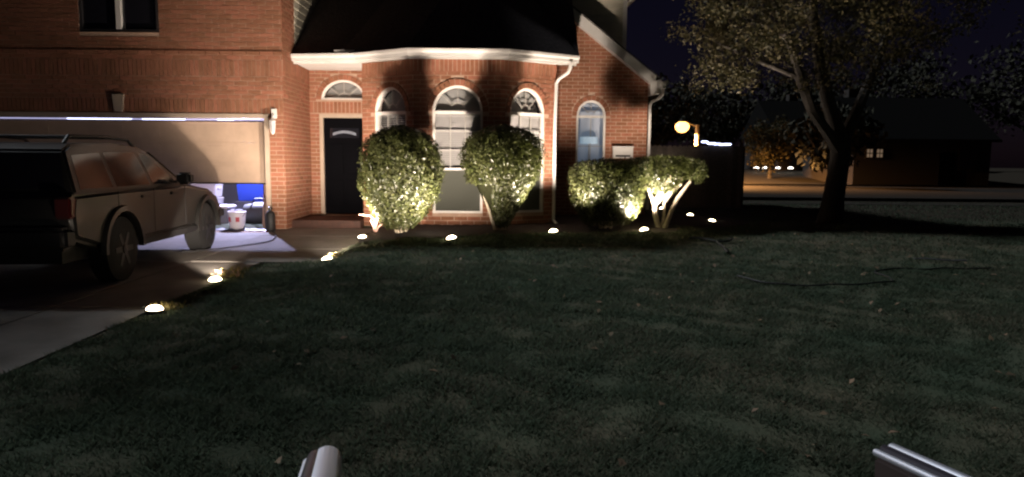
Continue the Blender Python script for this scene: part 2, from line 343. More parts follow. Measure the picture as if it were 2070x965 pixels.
# ------------------------------------------------------------------ house
house = thing('house', (-1.0, 14.0, 0), 'two storey red brick house with a bay of arched windows and a half open garage', 'house')
BRL, BRH, CRS, JT = 0.232, 0.067, 0.080, 0.013
class Opening:                                       # rectangle from z0 to zs plus an elliptic arch of rise b
    def __init__(s, c, a, z0, zs, b=0.0, ring=0.0, ringb=None): s.c, s.a, s.z0, s.zs, s.b, s.ring = c, a, z0, zs, b, ring
    def top(s, u, ex=0.0):
        q = (u - s.c) / (s.a + ex)
        if abs(q) > 1 + 1e-9: return None
        return s.zs + (s.b + ex) * math.sqrt(max(0, 1 - q * q)) if s.b else s.zs
    def half(s, z):                                  # half width of brick-free zone at height z
        if z < s.z0 - .001: return 0
        if z <= s.zs: return s.a
        if not s.b: return 0
        q = (z - s.zs) / (s.b + s.ring)
        return (s.a + s.ring) * math.sqrt(1 - q * q) if q < 1 else 0
SINGLES = []
def wall(name, fr, L, z0, z1, ops=(), soldiers=(), proud=(), u0=0.0, topfn=None, singles=False, back=0.10, label=None):
    """mortar sheet with openings and reveals, then every brick in front of it"""
    b = MB(fr); us = {u0, L}
    for o in ops:
        us |= {o.c - o.a, o.c + o.a}
        if o.b: us |= set((o.c - o.a * math.cos(PI * k / 28)) for k in range(1, 28))
    if topfn: us |= set(np.linspace(u0, L, 12))
    us = sorted(u for u in us if u0 - 1e-6 <= u <= L + 1e-6); us = [u for k, u in enumerate(us) if k == 0 or u - us[k - 1] > 1e-5]
    tf = topfn or (lambda u: z1)
    for ua, ub in zip(us, us[1:]):
        um = (ua + ub) / 2; gaps = sorted([o for o in ops if abs(um - o.c) < o.a], key=lambda o: o.z0)
        lo = (z0, z0)
        for o in gaps:
            if o.z0 > lo[0] + 1e-4: b.poly([(ua, 0, lo[0]), (ub, 0, lo[1]), (ub, 0, o.z0), (ua, 0, o.z0)])
            lo = (o.top(max(ua, o.c - o.a)), o.top(min(ub, o.c + o.a)))
        if tf(um) > max(lo): b.poly([(ua, 0, lo[0]), (ub, 0, lo[1]), (ub, 0, tf(ub)), (ua, 0, tf(ua))])
    for o in ops:                                    # reveals
        prof = [(o.c - o.a, o.z0), (o.c - o.a, o.zs)] + ([(o.c - o.a * math.cos(PI * k / 28), o.top(o.c - o.a * math.cos(PI * k / 28))) for k in range(1, 28)] if o.b else []) + [(o.c + o.a, o.zs), (o.c + o.a, o.z0)]
        for (ua, za), (ub, zb) in zip(prof, prof[1:]): b.poly([(ua, 0.006, za), (ub, 0.006, zb), (ub, -back, zb), (ua, -back, za)])
        b.poly([(o.c - o.a, 0.02, o.z0 - .002), (o.c + o.a, 0.02, o.z0 - .002), (o.c + o.a, -back, o.z0 + .01), (o.c - o.a, -back, o.z0 + .01)])
    w = b.build(name, mortar_m, house, recalc=False)
    if label: w['label'] = label
    k = MB(fr)
    def brick(ua, ub, za, zb, pr=0.0):
        d = 0.007 + pr + random.uniform(-.0015, .0025)
        i = [k.P(p) for p in ((ua, d, za), (ub, d, za), (ub, d, zb), (ua, d, zb), (ua, -.002, za), (ub, -.002, za), (ub, -.002, zb), (ua, -.002, zb))]
        k.f += [[i[0], i[1], i[2], i[3]], [i[4], i[5], i[1], i[0]], [i[3], i[2], i[6], i[7]], [i[4], i[0], i[3], i[7]], [i[1], i[5], i[6], i[2]]]
    def free(zm, u_lo, u_hi, h):
        iv = [(u_lo, u_hi)]
        for o in ops:
            hh = max(o.half(zm - h * .45), o.half(zm + h * .45)) if zm + h * .45 > o.z0 else 0
            if zm - h * .45 < o.z0 and zm + h * .45 > o.z0: hh = max(hh, o.a)
            if not o.b and o.z0 - h * .4 < zm < o.zs + h * .4: hh = o.a
            if hh <= 0: continue
            new = []
            for a, c in iv:
                if o.c + hh <= a or o.c - hh >= c: new.append((a, c)); continue
                if o.c - hh > a: new.append((a, o.c - hh))
                if o.c + hh < c: new.append((o.c + hh, c))
            iv = new
        return iv
    z, row = z0, 0
    while z < z1 - .02:
        sol = next((s for s in soldiers if s[0] <= z + .01 < s[1]), None)
        if sol:
            zt = min(sol[1], z1)
            for a, c in free((sol[0] + zt) / 2, u0, L, zt - sol[0]):
                if len(sol) > 2 and (c < sol[2] or a > sol[3]): continue
                nb = max(1, round((c - a) / CRS)); s = (c - a) / nb
                for j in range(nb): brick(a + j * s + JT / 2, a + (j + 1) * s - JT / 2, sol[0] + JT / 2, zt - JT / 2, 0.002)
            if len(sol) > 2: pass
            z = sol[1]; row += 1; continue
        zt = min(z + CRS, z1); zm = (z + zt) / 2
        pr = 0.022 if any(p[0] <= zm < p[1] for p in proud) else 0.0
        uh = L
        if topfn:                                    # course is cut by the rake
            cand = [u for u in np.linspace(u0, L, 120) if tf(u) > zt]
            if not cand: z = zt; continue
            ul, uh = min(cand), max(cand)
        else: ul = u0
        for a, c in free(zm, ul, uh, zt - z):
            st = math.floor((a - u0) / (BRL + JT)) * (BRL + JT) + u0 + (0 if row % 2 else -(BRL + JT) / 2)
            while st < c:
                ua = a - .004 if st <= a and abs(a - u0) < 1e-6 else max(st, a) + JT / 2; ub = c + .004 if st + BRL + JT >= c and abs(c - L) < 1e-6 else min(st + BRL + JT, c) - JT / 2
                if ub - ua > .02:
                    if singles and abs(ub - ua - BRL) < 1e-4 and zm > 0.75 and pr == 0: SINGLES.append((fr, (ua + ub) / 2, zm, w))
                    else: brick(ua, ub, z + JT / 2, zt - JT / 2, pr)
                st += BRL + JT
        z = zt; row += 1
    for o in ops:                                    # arch ring of rowlock bricks, standing proud
        if o.b and o.ring:
            per = PI * (o.a + o.b) / 2; nb = round(per / 0.085)
            for j in range(nb):
                t0, t1 = PI * (j + .06) / nb, PI * (j + .94) / nb; q = []
                for t, e in ((t0, 0), (t1, 0), (t1, o.ring), (t0, o.ring)): q.append((o.c - (o.a + e) * math.cos(t), o.zs + (o.b + e) * math.sin(t)))
                d = 0.030 + random.uniform(-.002, .002); i = [k.P((p[0], d, p[1])) for p in q] + [k.P((p[0], -.002, p[1])) for p in q]
                k.f += [[i[0], i[1], i[2], i[3]]] + [[i[4 + e], i[4 + (e + 1) % 4], i[(e + 1) % 4], i[e]] for e in range(4)]
    kb = k.build('brickwork', brick_m, w); kb['kind'] = 'stuff'
    return w

A_L = math.atan2(-.64, 1.07); A_R = math.atan2(.64, 1.055)
F_C = frame(-1.81, 12.80); F_L = frame(-2.88, 13.44, A_L); F_R = frame(-.235, 12.80, A_R)
F_G = frame(-10.6, 12.85); F_T = frame(-4.2, 12.85, PI / 2); F_E = frame(-4.2, 14.5); F_W = frame(0.82, 15.6)
O_C = Opening(.798, .46, .28, 2.13, .475, .11); O_L = Opening(.69, .385, .28, 2.13, .465, .09); O_R = Opening(.585, .385, .28, 2.13, .465, .09)
wall('bay_wall', F_C, 1.575, -.10, 3.07, [O_C], [(2.83, 3.07)], singles=True)
wall('bay_wall', F_L, 1.247, -.10, 3.07, [O_L], [(2.83, 3.07)], singles=True)
wall('bay_wall', F_R, 1.234, -.10, 3.07, [O_R], [(2.83, 3.07)], singles=True)
O_GD = Opening(3.325, 2.805, -.12, 2.062); O_GW = Opening(3.47, .72, 3.50, 4.95)
gw = wall('garage_wall', F_G, 6.4, -.12, 6.2, [O_GD, O_GW], [(2.07, 2.33), (2.73, 3.03)], [(3.10, 3.19)])
O_ED = Opening(.70, .50, .10, 2.18); O_ET = Opening(.70, .46, 2.47, 2.475, .405, .10)
rw = wall('return_wall', F_T, 1.65, -.12, 3.07, [], [(2.83, 3.07)])
wall('return_wall', F_T, .72, 3.07, 6.2, [])
wall('entry_wall', F_E, 1.32, -.05, 3.07, [O_ED, O_ET], [(2.20, 2.44)])
O_W = Opening(.915, .325, .85, 2.26, .35, .10)
RS = 0.775                                           # gable rake slope
def rake(X): return 3.578 - RS * (X - 2.516)
wall('gable_wall', F_W, 2.16, -.10, 5.0, [O_W], topfn=lambda u: min(5.0, rake(.82 + u) - .10))
# 300 bricks of the bay that show largest, one object each
SINGLES.sort(key=lambda s: abs(s[2] - 1.9))
bb = MB().box((-BRL / 2, -.007, -BRH / 2), (BRL / 2, .002, BRH / 2)); b0 = bb.build('brick', brick_m); bmesh0 = b0.data; bpy.data.objects.remove(b0)
rest = {}
for k, (fr, u, z, w) in enumerate(SINGLES):
    if k < 300:
        p0 = Vector(fr(u, random.uniform(-.0015, .0025), z)); p1 = Vector(fr(u + 1, 0, z)) - Vector(fr(u, 0, z))
        o = bpy.data.objects.new('brick', bmesh0); COL.objects.link(o); o.parent = w
        o.location = p0 - Vector(house['_o']); o.rotation_euler[2] = math.atan2(p1.y, p1.x)
    else: rest.setdefault(w.name, (w, MB()))[1].__dict__.setdefault('items', []).append((fr, u, z))
for w, b in rest.values():
    for fr, u, z in b.items: b.fr = fr; b.box((u - BRL / 2, 0, z - BRH / 2), (u + BRL / 2, .007 + random.uniform(-.001, .002), z + BRH / 2), back=False)
    o = b.build('brickwork', brick_m, w); o['kind'] = 'stuff'
# plain walls round the back so the house is closed
for q in ([(-2.88, 13.44, -.1), (-2.88, 14.5, -.1), (-2.88, 14.5, 3.07), (-2.88, 13.44, 3.07)], [(.82, 13.44, -.1), (.82, 15.6, -.1), (.82, 15.6, 3.6), (.82, 13.44, 3.07)],
          [(2.98, 15.6, -.1), (2.98, 24, -.1), (2.98, 24, 3.1), (2.98, 15.6, 3.1)], [(-10.6, 24, -.1), (2.98, 24, -.1), (2.98, 24, 4), (-10.6, 24, 6.2)],
          [(-10.6, 12.86, -.1), (-10.6, 24, -.1), (-10.6, 24, 6.2), (-10.6, 12.86, 6.2)]):
    MB().poly(q).build('plain_wall', brick_m, house, recalc=False)

def fan_window(name, fr, o, rows, lower=None, cols=3, mid=None, infill='blind', parent=house, tilt=45, label=None):
    """arched window: frame, transom, sunburst muntins, sash rails, panes, blind"""
    D = -.075; fwid = .045; c, a = o.c, o.a
    b = MB(fr)
    N = 28
    out = [(c - a * math.cos(PI * k / N), o.zs + o.b * math.sin(PI * k / N)) for k in range(N + 1)]
    inn = [(c - (a - fwid) * math.cos(PI * k / N), o.zs + (o.b - fwid) * math.sin(PI * k / N)) for k in range(N + 1)]
    for k in range(N):
        b.poly([(*out[k][:1], D + .055, out[k][1]), (out[k + 1][0], D + .055, out[k + 1][1]), (inn[k + 1][0], D + .045, inn[k + 1][1]), (inn[k][0], D + .045, inn[k][1])])
        b.poly([(inn[k][0], D + .045, inn[k][1]), (inn[k + 1][0], D + .045, inn[k + 1][1]), (inn[k + 1][0], D - .02, inn[k + 1][1]), (inn[k][0], D - .02, inn[k][1])])
    zb = o.z0
    b.box((c - a, D - .02, zb), (c - a + fwid, D + .052, o.zs - .03)); b.box((c + a - fwid, D - .02, zb), (c + a, D + .052, o.zs - .03))
    b.box((c - a, D - .02, zb), (c + a, D + .07, zb + .04)); b.box((c - a + .002, D - .022, o.zs - .035), (c + a - .002, D + .06, o.zs + .018))
    w = b.build(name, white_m, parent, recalc=False)
    if label: w['label'] = label
    m = MB(fr); r1, r2 = .33, .9                      # sunburst
    for ang in (45, 90, 135):
        t = R(ang); du, dz = -math.cos(t), math.sin(t)
        p = [(c + du * (a - .05) * r1, o.zs + dz * (o.b - .05) * r1 + .015), (c + du * (a - .05), o.zs + dz * (o.b - .05))]
        nu, nz = dz * .007, -du * .007
        m.prism([(p[0][0] - nu, p[0][1] - nz), (p[0][0] + nu, p[0][1] + nz), (p[1][0] + nu, p[1][1] + nz), (p[1][0] - nu, p[1][1] - nz)], D, D + .022)
    arc = [(c - (a - .05) * r1 * math.cos(PI * (k + 2.2) / 14.4), o.zs + .015 + (o.b - .05) * r1 * math.sin(PI * (k + 2.2) / 14.4)) for k in range(11)]
    for p, q in zip(arc, arc[1:]): m.prism([p, q, (q[0], q[1] + .015), (p[0], p[1] + .015)], D, D + .022)
    if not o.zs - o.z0 < .1:
        zl = mid if mid else zb
        for k in range(1, cols):
            u = c - a + fwid + (2 * a - 2 * fwid) * k / cols; m.box((u - .008, D, zl + .02), (u + .008, D + .02, o.zs - .03))
        for zr in rows: m.box((c - a + fwid, D + .001, zr - .009), (c + a - fwid, D + .021, zr + .009))
    m.build('muntin', muntin_m, w, recalc=False)
    if mid:
        MB(fr).box((c - a + fwid, D - .005, mid - .02), (c + a - fwid, D + .04, mid + .022)).build('meeting_rail', white_m, w)
        MB(fr).box((c - a + fwid, D + .008, zb + .04), (c + a - fwid, D + .012, mid - .02)).build('insect_screen', screen_m, w)
    g_ = MB(fr); g_.poly([(p[0], D - .004, p[1]) for p in inn] + [(c + a - fwid, D - .004, zb + .03), (c - a + fwid, D - .004, zb + .03)])
    g_.build('pane', glass_m, w, recalc=False)
    if infill == 'blind':
        z = (mid if mid else zb) + .03; s = MB(); slats = []
        ca, sa = math.cos(R(tilt)), math.sin(R(tilt))
        zt = o.zs - .06
        s.fr = None
        base = MB(fr)
        me0 = None
        while z < zt:
            if me0 is None:
                sl_ = MB(lambda u, d, q: tuple(np.array(fr(c + u, d, q)) - np.array(fr(c, 0, 0))))
                sl_.poly([(-a + .03, -.022 * ca, -.022 * sa), (a - .03, -.022 * ca, -.022 * sa), (a - .03, .002, .004), (-a + .03, .002, .004)])
                sl_.poly([(-a + .03, .002, .004), (a - .03, .002, .004), (a - .03, .022 * ca, .022 * sa), (-a + .03, .022 * ca, .022 * sa)])
                o0 = sl_.build('blind_slat', blind_m, None, recalc=False); me0 = o0.data; bpy.data.objects.remove(o0)
            q = bpy.data.objects.new('blind_slat', me0); COL.objects.link(q); q.parent = w
            q.location = Vector(fr(c, D - .07, z)) - Vector(house['_o']); z += .040
        hr = MB(fr).box((c - a + .03, D - .10, zt - .01), (c + a - .03, D - .04, zt + .05)).build('blind_rail', blind_m, w)
    elif infill == 'shade':
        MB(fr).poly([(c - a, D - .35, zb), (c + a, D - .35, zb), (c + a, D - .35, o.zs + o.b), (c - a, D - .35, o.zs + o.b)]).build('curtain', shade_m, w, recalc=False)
    if infill != 'shade': MB(fr).poly([(p[0], D - .10, p[1]) for p in inn]).build('fan_shade', fanshade_m, w, recalc=False)
    # dark room recess behind
    rb = MB(fr); zt = o.zs + o.b + .1; a2 = a + .05
    rb.poly([(c - a2, -1.0, zb - .1), (c + a2, -1.0, zb - .1), (c + a2, -1.0, zt), (c - a2, -1.0, zt)])
    for s_ in (-a2, a2): rb.poly([(c + s_, -1.0, zb - .1), (c + s_, -.101, zb - .1), (c + s_, -.101, zt), (c + s_, -1.0, zt)])
    rb.poly([(c - a2, -1.0, zt), (c + a2, -1.0, zt), (c + a2, -.101, zt), (c - a2, -.101, zt)])
    rb.build('room_recess', dark_m, w, recalc=False)
    return w
fan_window('arched_window', F_C, O_C, (1.43, 1.78), mid=1.09, tilt=58, label='wide arched window in the middle of the bay')
fan_window('arched_window', F_L, O_L, (1.43, 1.78), mid=1.09, tilt=28, label='arched window with open blinds on the left side of the bay')
fan_window('arched_window', F_R, O_R, (1.43, 1.78), mid=1.09, tilt=70, label='arched window with closed blinds on the right side of the bay')
fan_window('arched_window', F_W, O_W, (1.6,), cols=2, infill='shade', label='arched window with a bluish curtain in the gable wall')
fan_window('fanlight', F_E, O_ET, (), infill='none')
lp = thing('floor_lamp', (1.72, 16.0, .1), 'floor lamp with a wide pale blue shade behind the gable window', 'lamp')
MB().lathe([(.19, 1.66), (.20, 1.67), (.20, 1.80), (.19, 1.81)], (1.72, 15.82, 0), 16).build('lamp_shade', mat('lamp_shade_glow', (.5, .6, .7), .8, emit=(.55, .80, 1.0), es=.30), lp)
MB().lathe([(.014, .1), (.014, 1.66)], (1.72, 15.82, 0), 8).build('pole', white_m, lp); MB().lathe([(.14, .08), (.13, .11)], (1.72, 15.82, 0), 16).build('base', white_m, lp)
lp.location = (1.72, 15.82, .1); lp['_o'] = [1.72, 15.82, .1]
for ch in lp.children: ch.location = Vector((1.72, 16.0, .1)) - Vector((1.72, 15.82, .1))

# front door
d = MB(F_E); u0_, u1_, zt = .20, 1.20, 2.18
d.box((u0_, -.10, .10), (u0_ + .075, .02, zt)); d.box((u1_ - .075, -.10, .10), (u1_, .02, zt)); d.box((u0_ + .075, -.099, zt - .07), (u1_ - .075, .019, zt))
d.build('door_frame', trim_m, house)
dl = MB(F_E).box((.275, -.085, .13), (1.125, -.045, 2.11)).build('front_door', black_m, house)
lt = MB(F_E); lt.box((.40, -.046, 1.70), (1.00, -.040, 1.90)); lt.build('door_lite', pane_dark_m, dl)
ar = MB(F_E); arc = [(.70 + .24 * q, 1.80 + .05 * (1 - q * q)) for q in np.linspace(-1, 1, 12)]
for p, q in zip(arc, arc[1:]): ar.prism([p, q, (q[0], q[1] - .055), (p[0], p[1] - .055)], -.039, -.035)
ar.build('door_glass', door_glow_m, dl)
for (ua, ub, za, zb) in ((.36, .67, .95, 1.58), (.73, 1.04, .95, 1.58), (.36, .67, .28, .82), (.73, 1.04, .28, .82)):
    MB(F_E).box((ua, -.047, za), (ub, -.036, zb)).build('door_panel', black_m, dl, bevel=.008)
MB().lathe([(.03, 0), (.035, -.03), (.025, -.06)], F_E(1.06, -.03, 1.05), 12, axis='y').build('door_knob', metal_d, dl)
ps = MB(); ps.box((-4.195, 13.14, -.12), (-2.885, 14.40, .09)); st = ps.build('porch_step', mat('porch_brick', (.12, .06, .045), .9, col2=(.08, .045, .035), scale=8), house)

# garage door, trim, keystone, upper window
t = MB(F_G); a0, a1, zt = .52, 6.13, 2.062
t.box((a1 - .085, -.06, -.12), (a1, .03, zt - .085)); t.box((a0, -.06, -.12), (a0 + .085, .03, zt - .085)); t.box((a0, -.06, zt - .085), (a1, .031, zt)); t.build('garage_trim', trim_m, house)
gd = thing('garage_door', (0, 0, 0), None, None); gd.parent = house; gd.location = (0, 0, 0); gd['_o'] = list(house['_o'])
for k in range(3):
    zb_ = .80 + k * .375; p = MB(F_G).box((a0 + .06, -.12, zb_), (a1 - .06, -.08, zb_ + .374)).build('door_panel', gdoor_m, gd, bevel=.006)
    for uu in np.arange(a0 + .3, a1 - .6, .685):
        MB(F_G).box((uu, -.081, zb_ + .07), (uu + .52, -.077, zb_ + .305)).build('raised_panel', gdoor_m, p, bevel=.004, seg=1)
MB(F_G).box((a0 + .09, -.125, .775), (a1 - .09, -.075, .80)).build('door_seal', plast_m, gd)
MB(F_G).prism([(3.29, 2.40), (3.515, 2.40), (3.475, 2.085), (3.33, 2.085)], .012, .055).build('keystone', trim_m, house, bevel=.006)
uw = MB(F_G); uw.box((2.75, -.09, 3.50), (2.80, .0, 4.95)); uw.box((4.14, -.09, 3.50), (4.19, .0, 4.95)); uw.box((2.80, -.09, 3.50), (4.14, .0, 3.55)); uw.box((2.80, -.09, 4.9), (4.14, .0, 4.95))
uwo = uw.build('upper_window', mat('dark_frame', (.03, .028, .03), .6), house); MB(F_G).box((3.42, -.07, 3.555), (3.51, .012, 4.9)).build('mullion', white_m, uwo)
for ua, ub in ((2.80, 3.42), (3.51, 4.14)): MB(F_G).box((ua, -.07, 3.55), (ub, -.06, 4.9)).build('pane', pane_dark_m, uwo)

# garage interior
gi = MB(); x0, x1, y0, y1, z0_, z1_ = -10.3, -4.42, 12.99, 18.2, -.115, 2.75
gi.poly([(x0, y1, z0_), (x1, y1, z0_), (x1, y1, z1_), (x0, y1, z1_)]); gi.poly([(x0, y0, z0_), (x0, y1, z0_), (x0, y1, z1_), (x0, y0, z1_)])
gi.poly([(x1, y0, z0_), (x1, y1, z0_), (x1, y1, z1_), (x1, y0, z1_)]); gi.poly([(x0, y0, z1_), (x1, y0, z1_), (x1, y1, z1_), (x0, y1, z1_)])
gi.poly([(x0, y0, 2.06), (x1, y0, 2.06), (x1, y0, z1_), (x0, y0, z1_)]); gi.poly([(-4.49, y0, z0_), (x1, y0, z0_), (x1, y0, 2.06), (-4.49, y0, 2.06)])
gi.build('garage_interior', gwall_m, house, recalc=False)
gl = thing('led_light', (-5.5, 14.6, 1.42), 'cool white LED work light hanging in the garage behind the half open door', 'lamp')
MB().box((-5.8, 14.56, 1.44), (-5.2, 14.64, 1.47)).build('led_tube', led_m, gl); MB().box((-5.83, 14.54, 1.47), (-5.17, 14.66, 1.53)).build('housing', white_m, gl)
for xq in (-5.7, -5.3): MB().tube([(xq, 14.6, 1.53), (xq, 14.6, 2.75)], .006, 6).build('cord', plast_m, gl)
la = bpy.data.lights.new('led_bulb', 'POINT'); la.energy = 110; la.color = (.66, .66, 1.0); la.shadow_soft_size = .05
lo = bpy.data.objects.new('led_bulb', la); COL.objects.link(lo); lo.location = (0, 0, -.06); lo.parent = gl
lamp_obj_args = (gl, (0, -.05, -.05), (.25, -3.2, -1.4), 1000)
ls = thing('led_strip', (-7.3, 13.1, 2.03), 'cool white LED strip along the top of the garage opening', 'light strip')
MB().box((-9.9, 13.05, 1.955), (-4.57, 13.08, 1.975)).build('strip', mat('led_strip_glow', (.9, .9, 1), .4, emit=(.62, .62, 1.0), es=.75), ls)
for xa_, xb_ in ((-8.3, -7.1), (-6.9, -6.1), (-5.5, -5.2)): MB().box((xa_, 13.045, 1.956), (xb_, 13.0495, 1.972)).build('led_segment', led_m, ls); MB().box((-9.9, 13.08, 1.94), (-4.57, 13.10, 1.99)).build('backing', white_m, ls)

# roofs, eaves, gutters
E0 = 3.20
ev = [(-4.19, 13.30), (-2.96, 13.13), (-1.89, 12.50), (-.07, 12.50), (1.24, 13.24)]
PT = .75
mr = MB(); xa, xb = -4.19, 1.24
mr.poly([(xa, 13.32, E0), (xb, 13.32, E0), (xb, 18.2, E0 + PT * 4.88), (xa, 18.2, E0 + PT * 4.88)])
mr.poly([(xb, 13.32, E0), (xb, 18.2, E0), (xb, 18.2, E0 + PT * 4.88)]); mr.poly([(xa, 18.2, E0 + PT * 4.88), (xb, 18.2, E0 + PT * 4.88), (xb, 23, E0), (xa, 23, E0)])
roof = mr.build('roof', shingle_m, house, recalc=False)
br = MB(); n_l = Vector((.507, .862)); e1, e2 = Vector((-1.89, 12.5)), Vector((-.07, 12.5)); cx_ = -.98
def dl_(p): return (Vector(p) - e1).dot(n_l)
dd = .5 * (e2.x - e1.x) * n_l.x / (1 - n_l.y); apex = (cx_, 12.5 + dd, E0 + PT * dd); bk = (cx_, 18.0, E0 + PT * dl_((cx_, 18.0)))
br.poly([(-1.89, 12.5, E0 + .003), (-.07, 12.5, E0 + .003), apex]); el = e1 + Vector((-.862, .507)) * 3.4; er = Vector((-2 * .98 - el.x, el.y))
br.poly([(el.x, el.y, E0), (-1.89, 12.5, E0 + .003), apex, bk]); br.poly([(-.07, 12.5, E0 + .003), (1.24, 13.27, E0 + .003), bk, apex])
br.build('bay_roof', shingle_m, house, recalc=False)
def offset_line(pts, dist):
    out = []
    for k, p in enumerate(pts):
        ns = []
        for a, b_ in ((k - 1, k), (k, k + 1)):
            if 0 <= a and b_ < len(pts):
                t_ = Vector((pts[b_][0] - pts[a][0], pts[b_][1] - pts[a][1])).normalized(); ns.append(Vector((-t_.y, t_.x)))
        n_ = sum(ns, Vector((0, 0))).normalized(); out.append((p[0] + n_.x * dist / n_.dot(ns[0]), p[1] + n_.y * dist / n_.dot(ns[0])))
    return out
def sweep(pts, prof, name, m, parent):
    b = MB(); rings = []
    lines = [offset_line(pts, dq) for dq, z in prof]
    for k in range(len(pts)): rings.append([b.P((lines[j][k][0], lines[j][k][1], prof[j][1])) for j in range(len(prof))])
    n_ = len(prof)
    for a, c in zip(rings, rings[1:]): b.f += [[a[j], a[(j + 1) % n_], c[(j + 1) % n_], c[j]] for j in range(n_)]
    b.f += [rings[0][::-1], rings[-1]]; return b.build(name, m, parent)
sweep(ev, [(0, E0 + .012), (.02, E0 + .012), (.02, E0 - .005), (.11, E0 - .005), (.11, E0 - .115), (.035, E0 - .115), (.03, E0 - .06), (0, E0 - .03)], 'gutter', white_m, house)
sweep(ev, [(.112, E0 - .002), (.14, E0 - .002), (.14, 3.045), (.112, 3.045)], 'fascia', white_m, house)
so_ = MB(); lo_ = offset_line(ev, .141); inn_ = [(-4.19, 14.495), (-2.885, 14.495), (-2.875, 13.45), (-1.81, 12.81), (-.235, 12.81), (.83, 13.45), (1.1, 13.6)]
so_.poly([(lo_[0][0], lo_[0][1], 3.066), (lo_[1][0], lo_[1][1], 3.066), (-2.87, 13.43, 3.066), (-2.87, 14.49, 3.066), (-4.19, 14.49, 3.066)])
for a, c, p, q in ((1, 2, (-2.87, 13.43), (-1.808, 12.795)), (2, 3, (-1.808, 12.795), (-.237, 12.795)), (3, 4, (-.237, 12.795), (.9, 13.48))):
    so_.poly([(*lo_[a], 3.072), (*lo_[c], 3.072), (*q, 3.072), (*p, 3.072)])
so_.build('soffit', white_m, house, recalc=False)
MB().box((-3.36, 13.24, E0 + .0), (-2.98, 13.29, E0 + .085)).build('splash_guard', white_m, house)
def pipe(pts, r, name='downspout'):
    b = MB()
    b.tube(pts, r, 8); return b.build(name, white_m, house, smooth=True)
pipe([(1.06, 13.17, 3.10), (1.06, 13.17, 2.98), (1.02, 13.2, 2.90), (.86, 13.33, 2.80), (.815, 13.375, 2.72), (.80, 13.37, 2.0), (.80, 13.37, .9), (.80, 13.37, .12), (.86, 13.2, .05)], [.034] * 9)
# gable rake, front gable roof, eave return
Yf = 15.34
def rk(x, dz=0): return (x, rake(x) + dz)
xr = [0.55, 3.09]
fa = MB(); fa.prism([rk(-1.2), rk(3.10), rk(3.10, -.25), rk(-1.2, -.25)], Yf, Yf + .03); fa.build('rake_board', white_m, house)
rs_ = MB(); rs_.prism([rk(-1.2, -.24), rk(3.10, -.24), rk(3.10, -.225), rk(-1.2, -.225)], Yf + .032, 15.62); rs_.build('rake_soffit', white_m, house)
gr = MB(); gr.prism([rk(-1.2, .03), rk(3.20, .03), rk(3.20, .002), rk(-1.2, .002)], Yf - .03, 23.5); gr.build('gable_roof', shingle_m, house)
ret = MB(); ret.prism([(2.98, rake(2.98) - .22), (3.22, rake(3.16) - .03), (3.22, 2.76), (2.98, 2.70)], Yf + .001, 15.58); ret.build('eave_return', white_m, house)
gu = MB(); gu.prism([(3.22, 3.00), (3.37, 3.04), (3.36, 2.93), (3.30, 2.86), (3.22, 2.86)], Yf + .002, 23.4); gu.build('gutter', white_m, house)
pipe([(3.28, 15.45, 2.88), (3.28, 15.45, 2.74), (3.22, 15.5, 2.66), (3.06, 15.55, 2.58), (3.03, 15.56, 2.5), (3.03, 15.56, .2)], [.034] * 6)
# second storey in siding
Ys = 15.85
sw = MB(); sw.poly([(-1.2, Ys, 3.0), (2.47, Ys, 3.0), (2.47, Ys, 6.4), (-1.2, Ys, 6.4)]); sw.poly([(2.47, Ys, 3.0), (2.47, 23, 3.0), (2.47, 23, 6.4), (2.47, Ys, 6.4)])
sw.poly([(-4.2, 13.57, 3.0), (-4.2, 20, 3.0), (-4.2, 20, 6.3), (-4.2, 13.57, 6.3)])
swo = sw.build('siding_wall', siding_m, house, recalc=False)
me0 = None
for k in range(19):
    z = 3.12 + k * .152; b = MB(); b.prism([(Ys - .002, z), (Ys - .022, z + .004), (Ys - .006, z + .150), (Ys - .002, z + .150)], -1.2, 2.42, axis=0); b.build('siding_board', siding_m, swo)
for k in range(18):
    z = 3.2 + k * .152; b = MB(); b.prism([(-4.198, z), (-4.178, z + .004), (-4.194, z + .150), (-4.198, z + .150)], 13.575, 20, axis=1); b.build('siding_board', siding_m, swo)
MB().box((2.42, Ys - .035, 3.3), (2.51, Ys + .05, 6.4)).build('corner_board', white_m, swo)
us_ = MB(); us_.prism([(2.52, 4.72), (3.9, 6.0), (3.9, 6.07), (2.52, 4.79)], 15.2, 16.6); us_.build('upper_soffit', white_m, house)
ub_ = MB(); ub_.prism([(2.515, 4.69), (3.9, 5.97), (3.9, 6.10), (2.515, 4.82)], 15.16, 15.197); ub_.build('upper_rake_board', white_m, house)
ur = MB(); ur.prism([(-4.3, 6.35), (2.9, 6.35), (1.4, 8.0), (-3, 8.0)], 15.5, 23.5); ur.prism([(12.5, 6.2), (18.2, 9.6), (24, 6.2)], -11.0, -3.9, axis=0); ur.build('upper_roof', shingle_m, house)

# ------------------------------------------------------------------ things fixed to the house
ln = thing('wall_lantern', (-4.36, 12.84, 1.9), 'small pale lantern on the brick pillar right of the garage door', 'lantern')
cx0, cy0 = -4.365, 12.72
MB().box((cx0 - .05, 12.80, 1.98), (cx0 + .05, 12.84, 2.16)).build('wall_plate', white_m, ln, bevel=.008)
MB().tube([(cx0, 12.81, 2.05), (cx0, 12.74, 2.03), (cx0, 12.72, 1.98)], .012, 6).build('bracket', white_m, ln)
MB().lathe([(.015, 2.0), (.03, 1.97), (.07, 1.93), (.06, 1.925)], (cx0, cy0, 0), 6).build('cap', white_m, ln)
for k in range(4):
    a = PI / 4 + k * PI / 2; MB().tube([(cx0 + .05 * math.cos(a), cy0 + .05 * math.sin(a), 1.93), (cx0 + .038 * math.cos(a), cy0 + .038 * math.sin(a), 1.74)], .006, 5).build('lantern_bar', white_m, ln)
